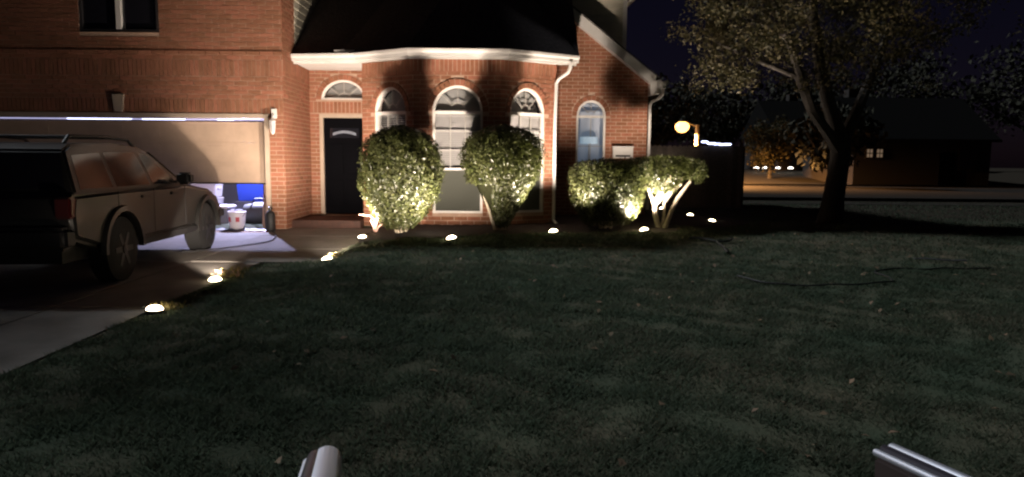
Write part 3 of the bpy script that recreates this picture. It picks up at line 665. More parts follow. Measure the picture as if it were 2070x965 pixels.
MB().lathe([(.045, 1.925), (.034, 1.745)], (cx0, cy0, 0), 4).build('lantern_glass', mat('frosted_glass', (.55, .55, .58), .3), ln); MB().lathe([(.045, 1.745), (.03, 1.72), (.01, 1.69)], (cx0, cy0, 0), 6).build('base', white_m, ln)
wb = thing('wall_box', (2.44, 15.6, 1.45), 'white box with a dark slot mounted low on the gable brick wall', 'wall box')
MB().box((2.22, 15.47, 1.34), (2.67, 15.585, 1.58)).build('housing', white_m, wb, bevel=.012); MB().box((2.28, 15.462, 1.37), (2.61, 15.469, 1.405)).build('slot', dark_m, wb)
MB().box((2.21, 15.45, 1.583), (2.68, 15.59, 1.60)).build('lid', white_m, wb)

# ------------------------------------------------------------------ garden lights
def lamp_obj(parent, loc, aim, watts, col=(1.0, .83, .69), size=120, blend=.3, rad=.055):
    L_ = bpy.data.lights.new('bulb', 'SPOT'); L_.energy = watts; L_.color = col; L_.spot_size = R(size); L_.spot_blend = blend; L_.shadow_soft_size = rad
    o = bpy.data.objects.new('bulb', L_); COL.objects.link(o); o.parent = parent; o.location = loc
    o.rotation_euler = Vector(aim).to_track_quat('-Z', 'Y').to_euler(); return o
def garden_light(x, y, label, aim, watts, size=130, blend=.3, warm=True, r=.075):
    z = float(ground_z(x, y)) + .01; t = thing('garden_light', (x, y, z), label, 'garden light', 'small lights set in the ground round the house', world=False)
    tl = (random.uniform(-.14, .14), random.uniform(-.2, .05), 0)
    h_ = MB().lathe([(.03, -.10), (r * .9, -.02), (r * 1.15, .005), (r * 1.15, .022), (r, .028)], n=16).build('housing', metal_d, t, smooth=True)
    h_.rotation_euler = tl
    l_ = MB().lathe([(r, .024), (r * .92, .040), (r * .7, .056), (r * .35, .066), (.003, .069)], n=16).build('lens', lens_m if warm else lens_w, t, smooth=True)
    l_.rotation_euler = tl
    if watts: lamp_obj(t, (0, 0, .11), aim, watts * 9.8, size=size, blend=blend)
    return t
GL = [
 (-3.33, 6.35, 'nearest garden light beside the driveway, next to a tuft of weeds', (-.2, .6, 1.0), 3, 110, .5),
 (-3.46, 7.98, 'garden light beside the driveway with a leafy weed behind it', (-2.2, 4.9, .60), 85, 36, .6),
 (-2.50, 9.30, 'garden light at the corner where the walkway meets the lawn', (-.25, 3.7, 2.15), 92, 88, .7),
 (-2.42, 11.15, 'garden light beside the walkway in front of the pale stems', (-.18, .60, 1.0), 80, 122, .6),
 (-.93, 10.62, 'garden light at the lawn edge between the two tall round shrubs', (-.22, .32, 1.0), 96, 164, .9),
 (.70, 11.62, 'garden light at the lawn edge left of the low boxy shrub', (.03, .2, 1.0), 100, 122, .4),
 (2.33, 12.15, 'garden light at the foot of the multi stemmed shrub', (-.03, .22, 1.0), 105, 124, .4),
 (4.22, 16.4, 'garden light in the small mulch bed behind the multi stemmed shrub', (.3, -.2, 1.0), 16, 110, .5),
 (4.12, 14.25, 'garden light at the right edge of the small mulch bed', (.02, -.13, 1.0), 110, 62, .8),
 (4.12, 19.0, 'farthest garden light, seen through the stems of the bare legged shrub', (-.3, .2, 1.0), 6, 120, .5)]
lamp_obj(*lamp_obj_args, col=(.60, .60, 1.0), size=110, blend=.4, rad=.03)
for x, y, lb, aim, w_, sz, bl in GL: garden_light(x, y, lb, aim, w_, sz, bl)

# ------------------------------------------------------------------ shrubs
def shrub(x, y, prof, nleaf, label, stems, seed, sx=1.0, sy=1.0, bark=pbark_m, inner=.55, size=.043, hollow=None, core=1.0):
    rs = np.random.default_rng(seed); z0 = float(ground_z(x, y)) + .03
    t = thing('shrub', (x, y, z0), label, 'shrub', world=False)
    pz = np.array([p[0] for p in prof]); pr = np.array([p[1] for p in prof])
    zz = np.linspace(pz[0], pz[-1], 400); rr = np.interp(zz, pz, pr); cdf = np.cumsum(rr + .12); cdf /= cdf[-1]
    z = np.interp(rs.random(nleaf), cdf, zz); a = rs.random(nleaf) * 2 * PI; r0 = np.interp(z, pz, pr)
    bump = 1 + .05 * np.sin(a * 3 + seed + z * 4) * np.sin(z * 7 + a * 2) + .05 * np.sin(a * 8 + z * 11 + seed) + .04 * np.sin(a * 17 - z * 19)
    f = np.where(rs.random(nleaf) < .68, 1 - .20 * rs.random(nleaf) ** 1.5, inner + (1 - inner) * np.sqrt(rs.random(nleaf))) * bump
    f = f * (1 + .08 * rs.random(nleaf) * (rs.random(nleaf) < .12))
    P = np.stack([r0 * f * np.cos(a) * sx, r0 * f * np.sin(a) * sy, z + .015 * rs.normal(size=nleaf)], -1)
    N = np.stack([np.cos(a), np.sin(a), (z - np.mean(pz)) / (pz[-1] - pz[0]) * 1.6 + .2], -1) + .5 * rs.normal(size=(nleaf, 3))
    if hollow is not None: k = ~hollow(P); P, N = P[k], N[k]
    c = leaf_mesh('foliage', P, N, size * (.7 + .6 * rs.random(len(P))), leaf_m, t, aspect=.6)
    cb_ = MB(); na = 18; rings = []  # dark core added inside the leaves to block light and keep tops dark
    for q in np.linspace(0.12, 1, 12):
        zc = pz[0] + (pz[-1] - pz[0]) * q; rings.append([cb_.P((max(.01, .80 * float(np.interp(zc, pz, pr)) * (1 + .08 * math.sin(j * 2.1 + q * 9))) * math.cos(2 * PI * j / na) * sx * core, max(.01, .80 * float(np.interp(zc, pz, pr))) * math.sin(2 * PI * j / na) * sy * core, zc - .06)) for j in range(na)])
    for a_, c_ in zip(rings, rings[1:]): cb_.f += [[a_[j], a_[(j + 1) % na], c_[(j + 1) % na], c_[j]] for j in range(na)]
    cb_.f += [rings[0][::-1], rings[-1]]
    if core: cb_.build('shade_core', shade_core_m, t, smooth=True)
    for s in stems:
        pts = [Vector(p) for p in s[0]]; MB().tube(pts, s[1], 7).build('stem', bark, t, smooth=True)
    return t
def stemset(n, rb, rt, zt, seed, r=.018):
    rs = random.Random(seed); out = []
    for k in range(n):
        a = 2 * PI * (k + rs.random() * .5) / n; c, s = math.cos(a), math.sin(a); j = lambda: rs.uniform(-.03, .03)
        out.append(([(rb * c, rb * s, -.05), (rb * 1.4 * c + j(), rb * 1.4 * s + j(), zt * .3), (rt * .6 * c + j(), rt * .6 * s + j(), zt * .65), (rt * c, rt * s, zt)], [r * 1.3, r * 1.1, r, r * .6]))
    return out
shrub(-1.845, 11.45, [(.08, .20), (.20, .34), (.45, .53), (.75, .645), (1.0, .66), (1.3, .635), (1.5, .56), (1.62, .43), (1.70, .24), (1.74, .02)], 25000, 'tall rounded shrub left of the bay, dark on top and lit at its right side', stemset(9, .07, .42, .8, 1), 3)
shrub(-.18, 11.95, [(.06, .10), (.2, .20), (.42, .30), (.62, .44), (.85, .58), (1.1, .67), (1.35, .69), (1.55, .62), (1.68, .44), (1.75, .22), (1.78, .02)], 25000, 'tall vase shaped shrub in front of the right half of the bay', stemset(5, .05, .3, .7, 2) + [([(-.10, -.1, -.05), (-.22, -.12, .35), (-.36, -.10, .75), (-.46, -.08, 1.0)], [.030, .026, .022, .012]), ([(-.06, .05, -.05), (.2, -.1, .4), (.42, -.08, .75)], [.024, .02, .012])], 5,
      hollow=lambda P: (P[:, 2] < .78) & (P[:, 0] < -.16))
shrub(1.70, 12.55, [(.06, .40), (.2, .50), (.45, .62), (.8, .67), (1.0, .66), (1.14, .57), (1.20, .40), (1.23, .05)], 15000, 'low boxy clipped shrub under the gable window', stemset(7, .1, .45, .6, 4), 8, sx=1.0, sy=.95)
shrub(2.74, 12.75, [(.62, .12), (.70, .40), (.80, .64), (.95, .78), (1.12, .82), (1.22, .73), (1.27, .45), (1.30, .05)], 9000, 'multi stemmed shrub with bare lit trunks under a flat leafy crown', [
    ([(-.02, -.05, -.08), (-.12, -.06, .25), (-.13, -.06, .45), (.02, -.08, .72), (.16, -.08, .95)], [.055, .05, .052, .05, .03]),
    ([(.0, -.03, -.08), (.06, -.02, .2), (.05, -.02, .45), (.22, -.02, .70), (.4, .0, .92)], [.035, .032, .032, .03, .02]),
    ([(.04, -.08, -.08), (.17, -.1, .3), (.28, -.1, .55), (.50, -.1, .85)], [.05, .042, .038, .025]),
    ([(-.12, -.06, .42), (-.02, -.09, .55), (.18, -.09, .68), (.34, -.09, .80)], [.04, .042, .04, .025]),
    ([(-.13, -.06, .40), (-.22, -.02, .65), (-.40, .0, .9)], [.04, .03, .016])], 13, sx=1.0, sy=.8, core=0, hollow=lambda P: (np.hypot(P[:, 0] - .42, P[:, 2] - .72) < .2))
# pale bare stems by the door
pp = thing('small_plant', (-2.33, 11.75, 0.0), 'small pinkish plant of bare curved stems beside the front door', 'plant', world=False)
for k, q in enumerate(([(0, 0, 0), (.02, 0, .2), (-.08, -.02, .30), (-.26, -.05, .32)], [(0, 0, 0), (.0, 0, .22), (.06, -.03, .33), (.2, -.05, .30)], [(0, 0, 0), (-.04, 0, .15), (-.07, 0, .22)], [(0, 0, .05), (.03, 0, .24), (.1, .02, .30), (.14, 0, .18)], [(0, 0, .0), (.06, .0, .12), (.13, 0, .16)])):
    MB().tube(q, [.018, .016, .013, .006][:len(q)], 6).build('stem', stem_m, pp, smooth=True)
def weed(x, y, label, n, hgt, spread, seed):
    rs = np.random.default_rng(seed); t = thing('weed', (x, y, float(ground_z(x, y))), label, 'weed', world=False)
    P = np.stack([rs.normal(size=n) * spread, rs.normal(size=n) * spread * .6, rs.random(n) * hgt], -1); N = rs.normal(size=(n, 3)) + np.array([0, -.4, .4])
    leaf_mesh('foliage', P, N, .03 + .03 * rs.random(n), mat('weed_leaf', (.16, .15, .05), .5, col2=(.22, .17, .07), scale=20, trans=(.15, .14, .04)), t, aspect=.45)
    for k in range(6):
        a = rs.random() * 6.28; MB().tube([(0, 0, -.02), (spread * math.cos(a), spread * .6 * math.sin(a), hgt * .9)], .003, 5).build('stalk', stem_m, t)
weed(-3.24, 6.50, 'dry yellowish tuft of weeds beside the nearest driveway light', 120, .06, .075, 1)
weed(-3.43, 6.52, 'tiny weed left of the nearest driveway light', 24, .07, .03, 2)
weed(-3.46, 8.16, 'upright leafy weed behind the middle driveway light', 50, .13, .04, 3)
weed(-3.27, 8.18, 'dark low weed right of the middle driveway light', 70, .12, .08, 4)
weed(-2.40, 9.42, 'small tuft of grass lit by the walkway corner light', 70, .05, .06, 5)

# ------------------------------------------------------------------ tree at the right
tree = thing('tree', (6.75, 14.6, -.05), 'large leafy tree with a leaning forked trunk on the right lawn', 'tree')
def limb(pts, rads, b): b.tube(pts, rads, 10)
tb = MB(); limb([(6.72, 14.6, -.3), (6.72, 14.6, .0), (6.76, 14.6, .5), (6.82, 14.6, 1.05), (6.86, 14.6, 1.55), (6.72, 14.55, 2.0), (6.50, 14.5, 2.5), (6.25, 14.4, 3.2), (6.0, 14.3, 4.2), (5.9, 14.2, 5.4)], [.40, .28, .215, .20, .195, .15, .135, .12, .095, .05], tb)
tb.build('trunk', bark_m, tree, smooth=True)
limbs = [([(6.86, 14.6, 1.5), (6.5, 14.4, 1.85), (6.05, 14.2, 2.3), (5.7, 14.05, 2.95), (5.35, 13.9, 3.7), (4.9, 13.7, 4.5)], [.16, .12, .11, .10, .07, .03]),
         ([(6.84, 14.6, 1.6), (7.3, 14.9, 2.4), (7.8, 15.2, 3.4), (8.3, 15.5, 4.6)], [.15, .12, .09, .04]),
         ([(6.25, 14.4, 3.2), (6.6, 13.8, 3.9), (7.0, 13.2, 4.6)], [.08, .06, .03]), ([(5.7, 14.05, 2.95), (5.0, 14.0, 3.2), (4.4, 13.9, 3.4), (3.9, 13.8, 3.6)], [.06, .045, .03, .012]),
         ([(5.35, 13.9, 3.7), (4.6, 14.2, 4.2), (3.9, 14.4, 4.6)], [.05, .035, .014]), ([(6.0, 14.3, 4.2), (5.4, 14.8, 4.9), (4.8, 15.2, 5.6)], [.06, .045, .02]),
         ([(7.8, 15.2, 3.4), (8.6, 14.8, 3.9), (9.4, 14.4, 4.2)], [.06, .04, .015])]
for p, r_ in limbs: MB().tube(p, r_, 8).build('limb', bark_m, tree, smooth=True)
rs = np.random.default_rng(21); cl = []
for p, r_ in limbs + [([(6.25, 14.4, 3.2), (6.0, 14.3, 4.2), (5.9, 14.2, 5.4)], 0)]:
    p = np.array(p[1:])
    for k in range(26):
        i = rs.integers(0, len(p)); q = p[i] + rs.normal(size=3) * np.array([.75, .8, .55]); cl.append(q)
while len(cl) < 470:
    q = rs.normal(size=3); q /= np.linalg.norm(q); q = np.array([6.3, 14.4, 4.95]) + q * (rs.random() ** .4) * np.array([2.9, 2.5, 2.15]) - np.array([0, .25, 0]); cl.append(q)
for k in range(16): cl.append(np.array([4.55, 13.7, 2.95]) + rs.normal(size=3) * np.array([.30, .25, .13]))
for k in range(10): cl.append(np.array([3.7, 13.8, 3.98]) + rs.normal(size=3) * np.array([.25, .25, .28]))
for k in range(4): cl.append(np.array([4.05, 13.8, 3.2]) + rs.normal(size=3) * np.array([.13, .2, .07]))
cl = np.array(cl)
cl = cl[(cl[:, 0] < 8.0) | (rs.random(len(cl)) < .35)]
cl = cl[(cl[:, 2] > np.where(np.abs(cl[:, 0] - 5.15) < .5, 3.15, 2.75)) & (cl[:, 0] > 3.25)]
P = (cl[:, None, :] + rs.normal(size=(len(cl), 84, 3)) * np.array([.15, .15, .105])).reshape(-1, 3)
leaf_mesh('crown', P, rs.normal(size=(len(P), 3)) + np.array([0, -.2, .5]), .055 + .04 * rs.random(len(P)), tleaf_m, tree, off=tree['_o'], aspect=.55)
# trees far behind the fence and across the street; two added unseen for shade
def far_tree(x, y, h, w, label, seed, n=3600, zb=None, m=dleaf_m, leaf=.30, low=.28):
    rs = np.random.default_rng(seed); z0 = float(ground_z(x, y)); t = thing('tree', (x, y, z0), label, 'tree', 'trees across the street', world=False)
    MB().tube([(0, 0, -.3), (.05, 0, h * .25), (-.05, .1, h * .55), (0, 0, h * .8)], [h * .035, h * .028, h * .02, h * .006], 7).build('trunk', bark_m, t, smooth=True)
    for k in range(5):
        a = k * 1.3 + seed; MB().tube([(0, 0, h * .3), (w * .28 * math.cos(a), w * .28 * math.sin(a), h * .5), (w * .42 * math.cos(a), w * .42 * math.sin(a), h * .68)], [h * .015, h * .01, h * .004], 5).build('limb', bark_m, t)
    c = rs.normal(size=(70, 3)); c /= np.linalg.norm(c, axis=1, keepdims=True); c *= rs.random((70, 1)) ** .4
    c = c * np.array([w * .46, w * .46, h * (1 - low) * .5]) + np.array([0, 0, h * (1 + low) * .5])
    P = (c[:, None] + rs.normal(size=(70, n // 70, 3)) * np.array([w * .07, w * .07, h * .05])).reshape(-1, 3)
    leaf_mesh('crown', P, rs.normal(size=(len(P), 3)), leaf * (.6 + .8 * rs.random(len(P))), m, t)
    return t
far_tree(19.2, 52, 4.6, 3.6, 'small tree lit orange just right of the fence', 31, 4200, leaf=.22, low=.12, m=tleaf_m)
for k, (x, y, h_, w_, lb) in enumerate([(13.5, 66, 8.0, 9, 'dark tree behind the street lamp'), (21.5, 74, 8.5, 10, 'dark broad tree left of the forked tree trunk'), (29, 72, 9.5, 11, 'dark tree above the row of small lights'),
        (38, 70, 11, 12, 'tall dark tree right of the forked tree trunk'), (49, 66, 12, 13, 'dark tree above the pair of dim windows'), (60, 72, 13, 14, 'dark tree at the far right'), (19.3, 42, 5.0, 4.6, 'dark bushy tree left of the pair of dim windows'), (-13.4, 9.8, 12, 8.5, 'unseen tall tree added left of the driveway for its shade'), (-15, 14.5, 10, 6.5, 'unseen tall tree added at the left side of the house for its shade')]):
    far_tree(x, y, h_, w_, lb, 40 + k, 3200 if y > 20 else 3600, leaf=.5 if y > 20 else .3)  # last two stand out of view, added to shade driveway and left lawn

# ------------------------------------------------------------------ fence
fn = thing('fence', (5.0, 20.0, -.05), 'tall dark wooden privacy fence at the right side of the house', 'fence')
pk = MB().prism([(-.0718, 0), (.0718, 0), (.0718, 1.74), (.047, 1.79), (-.047, 1.79), (-.0718, 1.74)], -.009, .009); p0 = pk.build('picket', fence_m); pm = p0.data; bpy.data.objects.remove(p0)
def picket(x, y, rz):
    o = bpy.data.objects.new('picket', pm); COL.objects.link(o); o.parent = fn; o.location = (x - 5.0, y - 20.0, float(ground_z(x, y)) + .05 + .0 + random.uniform(-.012, .012)); o.rotation_euler[2] = rz + random.uniform(-.01, .01)
xx = 2.9
while xx < 6.65: picket(xx, 20.0, 0); xx += .145
yy = 20.1
while yy < 23.2: picket(6.66, yy, PI / 2); yy += .145
for z in (.35, 1.0, 1.6): MB().box((2.9, 20.012, z), (6.62, 20.05, z + .085)).build('rail', fence_m, fn)
for xp in (2.95, 4.8, 6.58): MB().box((xp - .045, 20.055, -.2), (xp + .045, 20.145, 1.72)).build('post', fence_m, fn)
fl = thing('light_string', (5.75, 20.0, 1.78), 'bluish white lights clustered along the top of the fence', 'light string')
for k, (x, z, s) in enumerate(((5.48, 1.86, .10), (5.68, 1.815, .13), (5.84, 1.80, .12), (6.02, 1.79, .15), (6.14, 1.795, .10))):
    MB().lathe([(.012, -s), (.026, -s * .7), (.026, s * .7), (.012, s)], (x, 19.97, z), 8, axis='x').build('bulb', led_m, fl, smooth=True)
MB().tube([(5.3, 19.97, 1.89), (5.5, 19.97, 1.845), (5.8, 19.97, 1.78), (6.1, 19.97, 1.765), (6.4, 19.97, 1.80)], .007, 5).build('cable', plast_m, fl)

# ------------------------------------------------------------------ street lamp
slp = thing('street_lamp', (11.85, 45, 0), 'street lamp glowing orange on a short arm behind the fence', 'street lamp')
gz_ = float(ground_z(11.85, 45)); sx_, sy_ = 11.85, 45
MB().tube([(sx_, sy_, gz_ - .2), (sx_, sy_, 3.75)], [.16, .13], 10).build('pole', post_m, slp, smooth=True)
MB().tube([(sx_, sy_, 3.62), (sx_ - .25, sy_, 3.72), (sx_ - .8, sy_ - .05, 3.92)], [.05, .045, .04], 8).build('arm', post_m, slp, smooth=True)
MB().lathe([(.05, .62), (.17, .50), (.22, .42)], (sx_ - 1.0, sy_ - .05, 3.5), 14).build('cap', metal_d, slp, smooth=True)
MB().lathe([(.22, .42), (.39, .30), (.46, .14), (.40, -.05), (.23, -.21), (.03, -.26)], (sx_ - 1.0, sy_ - .05, 3.5), 18).build('globe', street_m, slp, smooth=True)
la = bpy.data.lights.new('lamp_bulb', 'SPOT'); la.energy = 60000; la.color = (1.0, .47, .15); la.shadow_soft_size = .3; la.spot_size = R(161); la.spot_blend = .35
lo = bpy.data.objects.new('lamp_bulb', la); COL.objects.link(lo); lo.parent = slp; lo.location = (-1.0, -.05, 3.20); lo.rotation_euler = Vector((.16, .05, -1)).to_track_quat('-Z', 'Y').to_euler()

# ------------------------------------------------------------------ neighbours
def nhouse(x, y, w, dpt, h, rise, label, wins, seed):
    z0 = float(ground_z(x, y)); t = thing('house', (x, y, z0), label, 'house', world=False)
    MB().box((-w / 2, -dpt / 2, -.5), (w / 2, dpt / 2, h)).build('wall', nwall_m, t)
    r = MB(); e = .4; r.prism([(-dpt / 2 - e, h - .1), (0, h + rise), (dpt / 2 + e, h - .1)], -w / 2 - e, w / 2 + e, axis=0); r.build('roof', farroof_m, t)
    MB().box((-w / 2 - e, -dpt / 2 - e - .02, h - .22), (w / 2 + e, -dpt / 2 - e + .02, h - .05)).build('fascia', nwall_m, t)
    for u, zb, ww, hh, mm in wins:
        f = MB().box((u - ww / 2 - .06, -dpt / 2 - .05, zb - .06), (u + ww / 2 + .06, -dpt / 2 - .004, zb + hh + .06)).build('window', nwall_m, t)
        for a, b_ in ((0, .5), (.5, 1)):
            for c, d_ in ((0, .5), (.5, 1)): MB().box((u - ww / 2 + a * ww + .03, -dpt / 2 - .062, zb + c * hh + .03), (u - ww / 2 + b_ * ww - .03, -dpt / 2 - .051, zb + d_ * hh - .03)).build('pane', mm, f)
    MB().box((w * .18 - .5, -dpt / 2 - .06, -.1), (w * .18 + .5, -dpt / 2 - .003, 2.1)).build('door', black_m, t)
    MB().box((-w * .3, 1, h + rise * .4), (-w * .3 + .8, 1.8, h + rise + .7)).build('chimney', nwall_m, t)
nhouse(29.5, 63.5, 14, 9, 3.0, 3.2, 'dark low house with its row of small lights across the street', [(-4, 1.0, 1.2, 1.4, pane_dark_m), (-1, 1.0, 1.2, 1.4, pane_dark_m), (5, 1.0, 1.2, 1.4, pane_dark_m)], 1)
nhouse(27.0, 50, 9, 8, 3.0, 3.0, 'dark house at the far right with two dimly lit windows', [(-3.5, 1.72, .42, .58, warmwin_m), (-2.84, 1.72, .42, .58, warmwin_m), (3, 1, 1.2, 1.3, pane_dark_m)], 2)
for k, (x, wh) in enumerate(zip((19.6, 20.3, 21.35, 22.35, 23.55), ('leftmost', 'second from the left', 'middle one', 'second from the right', 'rightmost'))):
    y = 56.0; z = float(ground_z(x, y)); t = thing('garden_light', (x, y, z), 'small white light across the street, ' + wh + ' of the row of five', 'garden light', 'row of small lights across the street', world=False)
    MB().lathe([(.02, -.05), (.02, .32), (.06, .34)], n=8).build('stake', metal_d, t); MB().lathe([(.20, .34), (.19, .40), (.10, .46), (.02, .47)], n=12).build('lens', lens_w, t, smooth=True)

# ------------------------------------------------------------------ SUV on the driveway
car = thing('parked_car', (-5.43, 7.95, -.195), 'dark olive grey SUV with roof rails parked nose in before the garage', 'car', world=False, rz=R(4.6) + PI / 2)
# local: x forward from the rear axle, y to the left, z up
def arc_(cx, cz, r, a0, a1, n=12): return [(cx + r * math.cos(R(a0 + (a1 - a0) * k / n)), cz + r * math.sin(R(a0 + (a1 - a0) * k / n))) for k in range(n + 1)]
WB = 2.74; WR = .37
low = [(-1.0, .58), (-1.03, .86), (-.98, 1.05), (.2, 1.07), (1.92, 1.07), (2.08, 1.06), (2.95, .965), (3.22, .88), (3.36, .72), (3.38, .50)] + arc_(WB, .39, .44, 5, 175) + arc_(0, .39, .44, 5, 175)
body = MB().prism(low, -.90, .90); bo = body.build('body', car_m, car, bevel=.055, seg=3, smooth=True)
top = [(-.93, 1.04), (-.80, 1.57), (-.62, 1.65), (.3, 1.69), (1.02, 1.645), (1.20, 1.575), (2.02, 1.04)]
cb = MB()
def inset(p): return .885 - .20 * max(0, (p[1] - 1.04)) / .65
A_ = [cb.P((p[0], -inset(p), p[1])) for p in top]; B_ = [cb.P((p[0], inset(p), p[1])) for p in top]; n_ = len(top)
cb.f += [A_[::-1], B_] + [[A_[k], A_[(k + 1) % n_], B_[(k + 1) % n_], B_[k]] for k in range(n_)]
cb.build('cabin', car_m, car, bevel=.03, seg=2, smooth=True)
for s in (-1, 1):
    for pg in ([(-.80, 1.10), (-.70, 1.51), (-.10, 1.55), (-.10, 1.10)], [(-.02, 1.10), (-.02, 1.555), (.78, 1.565), (.86, 1.10)], [(.94, 1.10), (.87, 1.56), (1.06, 1.535), (1.70, 1.10)]):
        b = MB(); b.poly([(p[0], s * (inset(p) + .004), p[1]) for p in pg]); b.poly([(p[0], s * (inset(p) - .006), p[1]) for p in pg][::-1]); b.build('side_window', carpane_m, car, recalc=False)
    for x0_, x1_ in ((-.12, -.0), (.79, .93)): pass
    m_ = MB().box((1.50, s * .89, 1.10), (1.66, s * .95, 1.14)); m_.build('mirror_arm', plast_m, car)
    MB().box((1.48, min(s * .94, s * 1.13), 1.08), (1.66, max(s * .94, s * 1.13), 1.27)).build('mirror', plast_m, car, bevel=.04, seg=3, smooth=True)
    for hx in (.62, -.30 + 1.95 - .15):
        MB().box((hx - .12, min(s * .90, s * .93), .94), (hx + .10, max(s * .90, s * .93), .975)).build('door_handle', rim_m if s < 0 else plast_m, car, bevel=.008)
    for xd in (-.06, .88, 1.90):
        MB().box((xd - .006, min(s * .897, s * .9035), .50), (xd + .006, max(s * .897, s * .9035), 1.05)).build('door_seam', plast_m, car)
    MB().box((.45, min(s * .88, s * .93), .36), (2.29, max(s * .88, s * .93), .47)).build('side_step', plast_m, car, bevel=.02)
    for cx_w in (0, WB):
        fl_ = MB(); o1 = arc_(cx_w, .39, .485, -4, 184, 14); i1 = arc_(cx_w, .39, .425, -4, 184, 14)
        fl_.prism(o1 + i1[::-1], min(s * .885, s * .945), max(s * .885, s * .945)); fl_.build('wheel_arch', car_m, car, smooth=True)
        wy = s * .79; w_ = MB(); w_.lathe([(.20, -.12), (.33, -.125), (.375, -.10), (WR, -.05), (WR, .05), (.375, .10), (.33, .125), (.20, .12)], (cx_w, wy, WR + .002), 28, axis='y'); wo = w_.build('wheel', tyre_m, car, smooth=True)
        MB().lathe([(.235, .10 * s), (.225, .122 * s), (.215, .09 * s)], (cx_w, wy, WR), 24, axis='y').build('rim', rim_m, wo, smooth=True)
        for k in range(6):
            a = k * PI / 3; sp = MB(); c_, s_ = math.cos(a), math.sin(a)
            sp.prism([(cx_w + c_ * .04 - s_ * .035, WR + s_ * .04 + c_ * .035), (cx_w + c_ * .215 - s_ * .028, WR + s_ * .215 + c_ * .028), (cx_w + c_ * .215 + s_ * .028, WR + s_ * .215 - c_ * .028), (cx_w + c_ * .04 + s_ * .035, WR + s_ * .04 - c_ * .035)], min(wy + s * .10, wy + s * .125), max(wy + s * .10, wy + s * .125)); sp.build('spoke', rim_m, wo)
        MB().lathe([(.06, .10 * s), (.055, .135 * s), (.01, .14 * s)], (cx_w, wy, WR), 12, axis='y').build('hub_cap', rim_m, wo)
    MB().tube([(-.6, s * .62, 1.65), (-.5, s * .62, 1.75), (.2, s * .62, 1.77), (.85, s * .62, 1.75), (1.0, s * .62, 1.65)], .022, 7).build('roof_rail', plast_m, car, smooth=True)
    MB().box((3.20, min(s * .55, s * .86), .70), (3.375, max(s * .55, s * .86), .84)).build('headlight', lampclr_m, car, bevel=.03)
    MB().box((-1.045, min(s * .72, s * .89), .80), (-.90, max(s * .72, s * .89), 1.02)).build('tail_light', lampred_m, car, bevel=.02)
for xb_ in (-.1, .55): MB().tube([(xb_, -.62, 1.76), (xb_, .62, 1.76)], .016, 6).build('rack_bar', plast_m, car)
MB().box((3.22, -.92, .44), (3.54, .92, .68)).build('front_bumper', plast_m, car, bevel=.06, seg=3, smooth=True)
MB().box((-1.16, -.88, .48), (-.92, .88, .72)).build('rear_bumper', plast_m, car, bevel=.05, seg=3, smooth=True)
b = MB(); b.poly([(1.24, -.70, 1.565), (1.24, .70, 1.565), (1.99, .84, 1.08), (1.99, -.84, 1.08)]); b.v = [(x + .012, y, z + .016) for x, y, z in b.v]; b.build('windscreen', pane_dark_m, car, recalc=False)
b = MB(); b.poly([(-.91, -.78, 1.11), (-.91, .78, 1.11), (-.815, .70, 1.53), (-.815, -.70, 1.53)]); b.v = [(x - .016, y, z) for x, y, z in b.v]; b.build('rear_window', pane_dark_m, car, recalc=False)
MB().box((3.345, -.52, .66), (3.385, .52, .82)).build('grille', plast_m, car); MB().box((-.9, -.7, .32), (3.3, .7, .5)).build('underbody', plast_m, car)

for o_ in [c for c in car.children_recursive if c.type == 'MESH' and not c.name.startswith('wheel')]:
    for v_ in o_.data.vertices:
        if v_.co.z > 1.06: v_.co.z = 1.06 + (v_.co.z - 1.06) * .86
# ------------------------------------------------------------------ things in and by the garage
GZ = -.117
pa = thing('bucket', (-5.32, 13.35, GZ), 'white plastic bucket with red print inside the garage opening', 'bucket', world=False)
MB().lathe([(.135, 0), (.165, .33), (.172, .335), (.172, .355), (.16, .36), (.15, .345), (.13, .02)], n=22).build('pail', pail_m, pa, smooth=True)
for a in (-2.2, -1.15):
    b = MB(); pts = [(.1565 * math.cos(a + q), .1565 * math.sin(a + q)) for q in np.linspace(-.22, .22, 5)]
    for p, q in zip(pts, pts[1:]): b.poly([(p[0] * .98, p[1] * .98, .16), (q[0] * .98, q[1] * .98, .16), (q[0] * 1.035, q[1] * 1.035, .25), (p[0] * 1.035, p[1] * 1.035, .25)])
    b.build('red_label', redl_m, pa, recalc=False)
MB().tube([(.17 * math.cos(t), -.02 - .1 * math.sin(t), .33 - .12 * math.sin(t)) for t in np.linspace(0, PI, 12)], .004, 5).build('handle', metal_d, pa)
def tote(x, y, z, w, d_, h, m, lid, label, name='storage_tote', cat='storage tote'):
    t = thing(name, (x, y, z), label, cat, world=False)
    b = MB(); b.poly([(-w * .46, -d_ * .46, 0), (w * .46, -d_ * .46, 0), (w * .5, -d_ * .5, h), (-w * .5, -d_ * .5, h)])
    for q in range(3): pass
    bb_ = MB(); lo4 = [(-w * .46, -d_ * .46), (w * .46, -d_ * .46), (w * .46, d_ * .46), (-w * .46, d_ * .46)]; hi4 = [(-w * .5, -d_ * .5), (w * .5, -d_ * .5), (w * .5, d_ * .5), (-w * .5, d_ * .5)]
    a = [bb_.P((*p, 0)) for p in lo4]; c = [bb_.P((*p, h)) for p in hi4]; bb_.f += [a[::-1], c] + [[a[k], a[(k + 1) % 4], c[(k + 1) % 4], c[k]] for k in range(4)]
    bb_.build('tub', m, t, bevel=.015)
    MB().box((-w * .52, -d_ * .52, h - .01), (w * .52, d_ * .52, h + .035)).build('lid', lid, t, bevel=.012)
    for s in (-1, 1): MB().box((s * w * .5 - .02, -.08, h - .09), (s * w * .5 + .02, .08, h - .05)).build('handle', lid, t, bevel=.006)
    return t
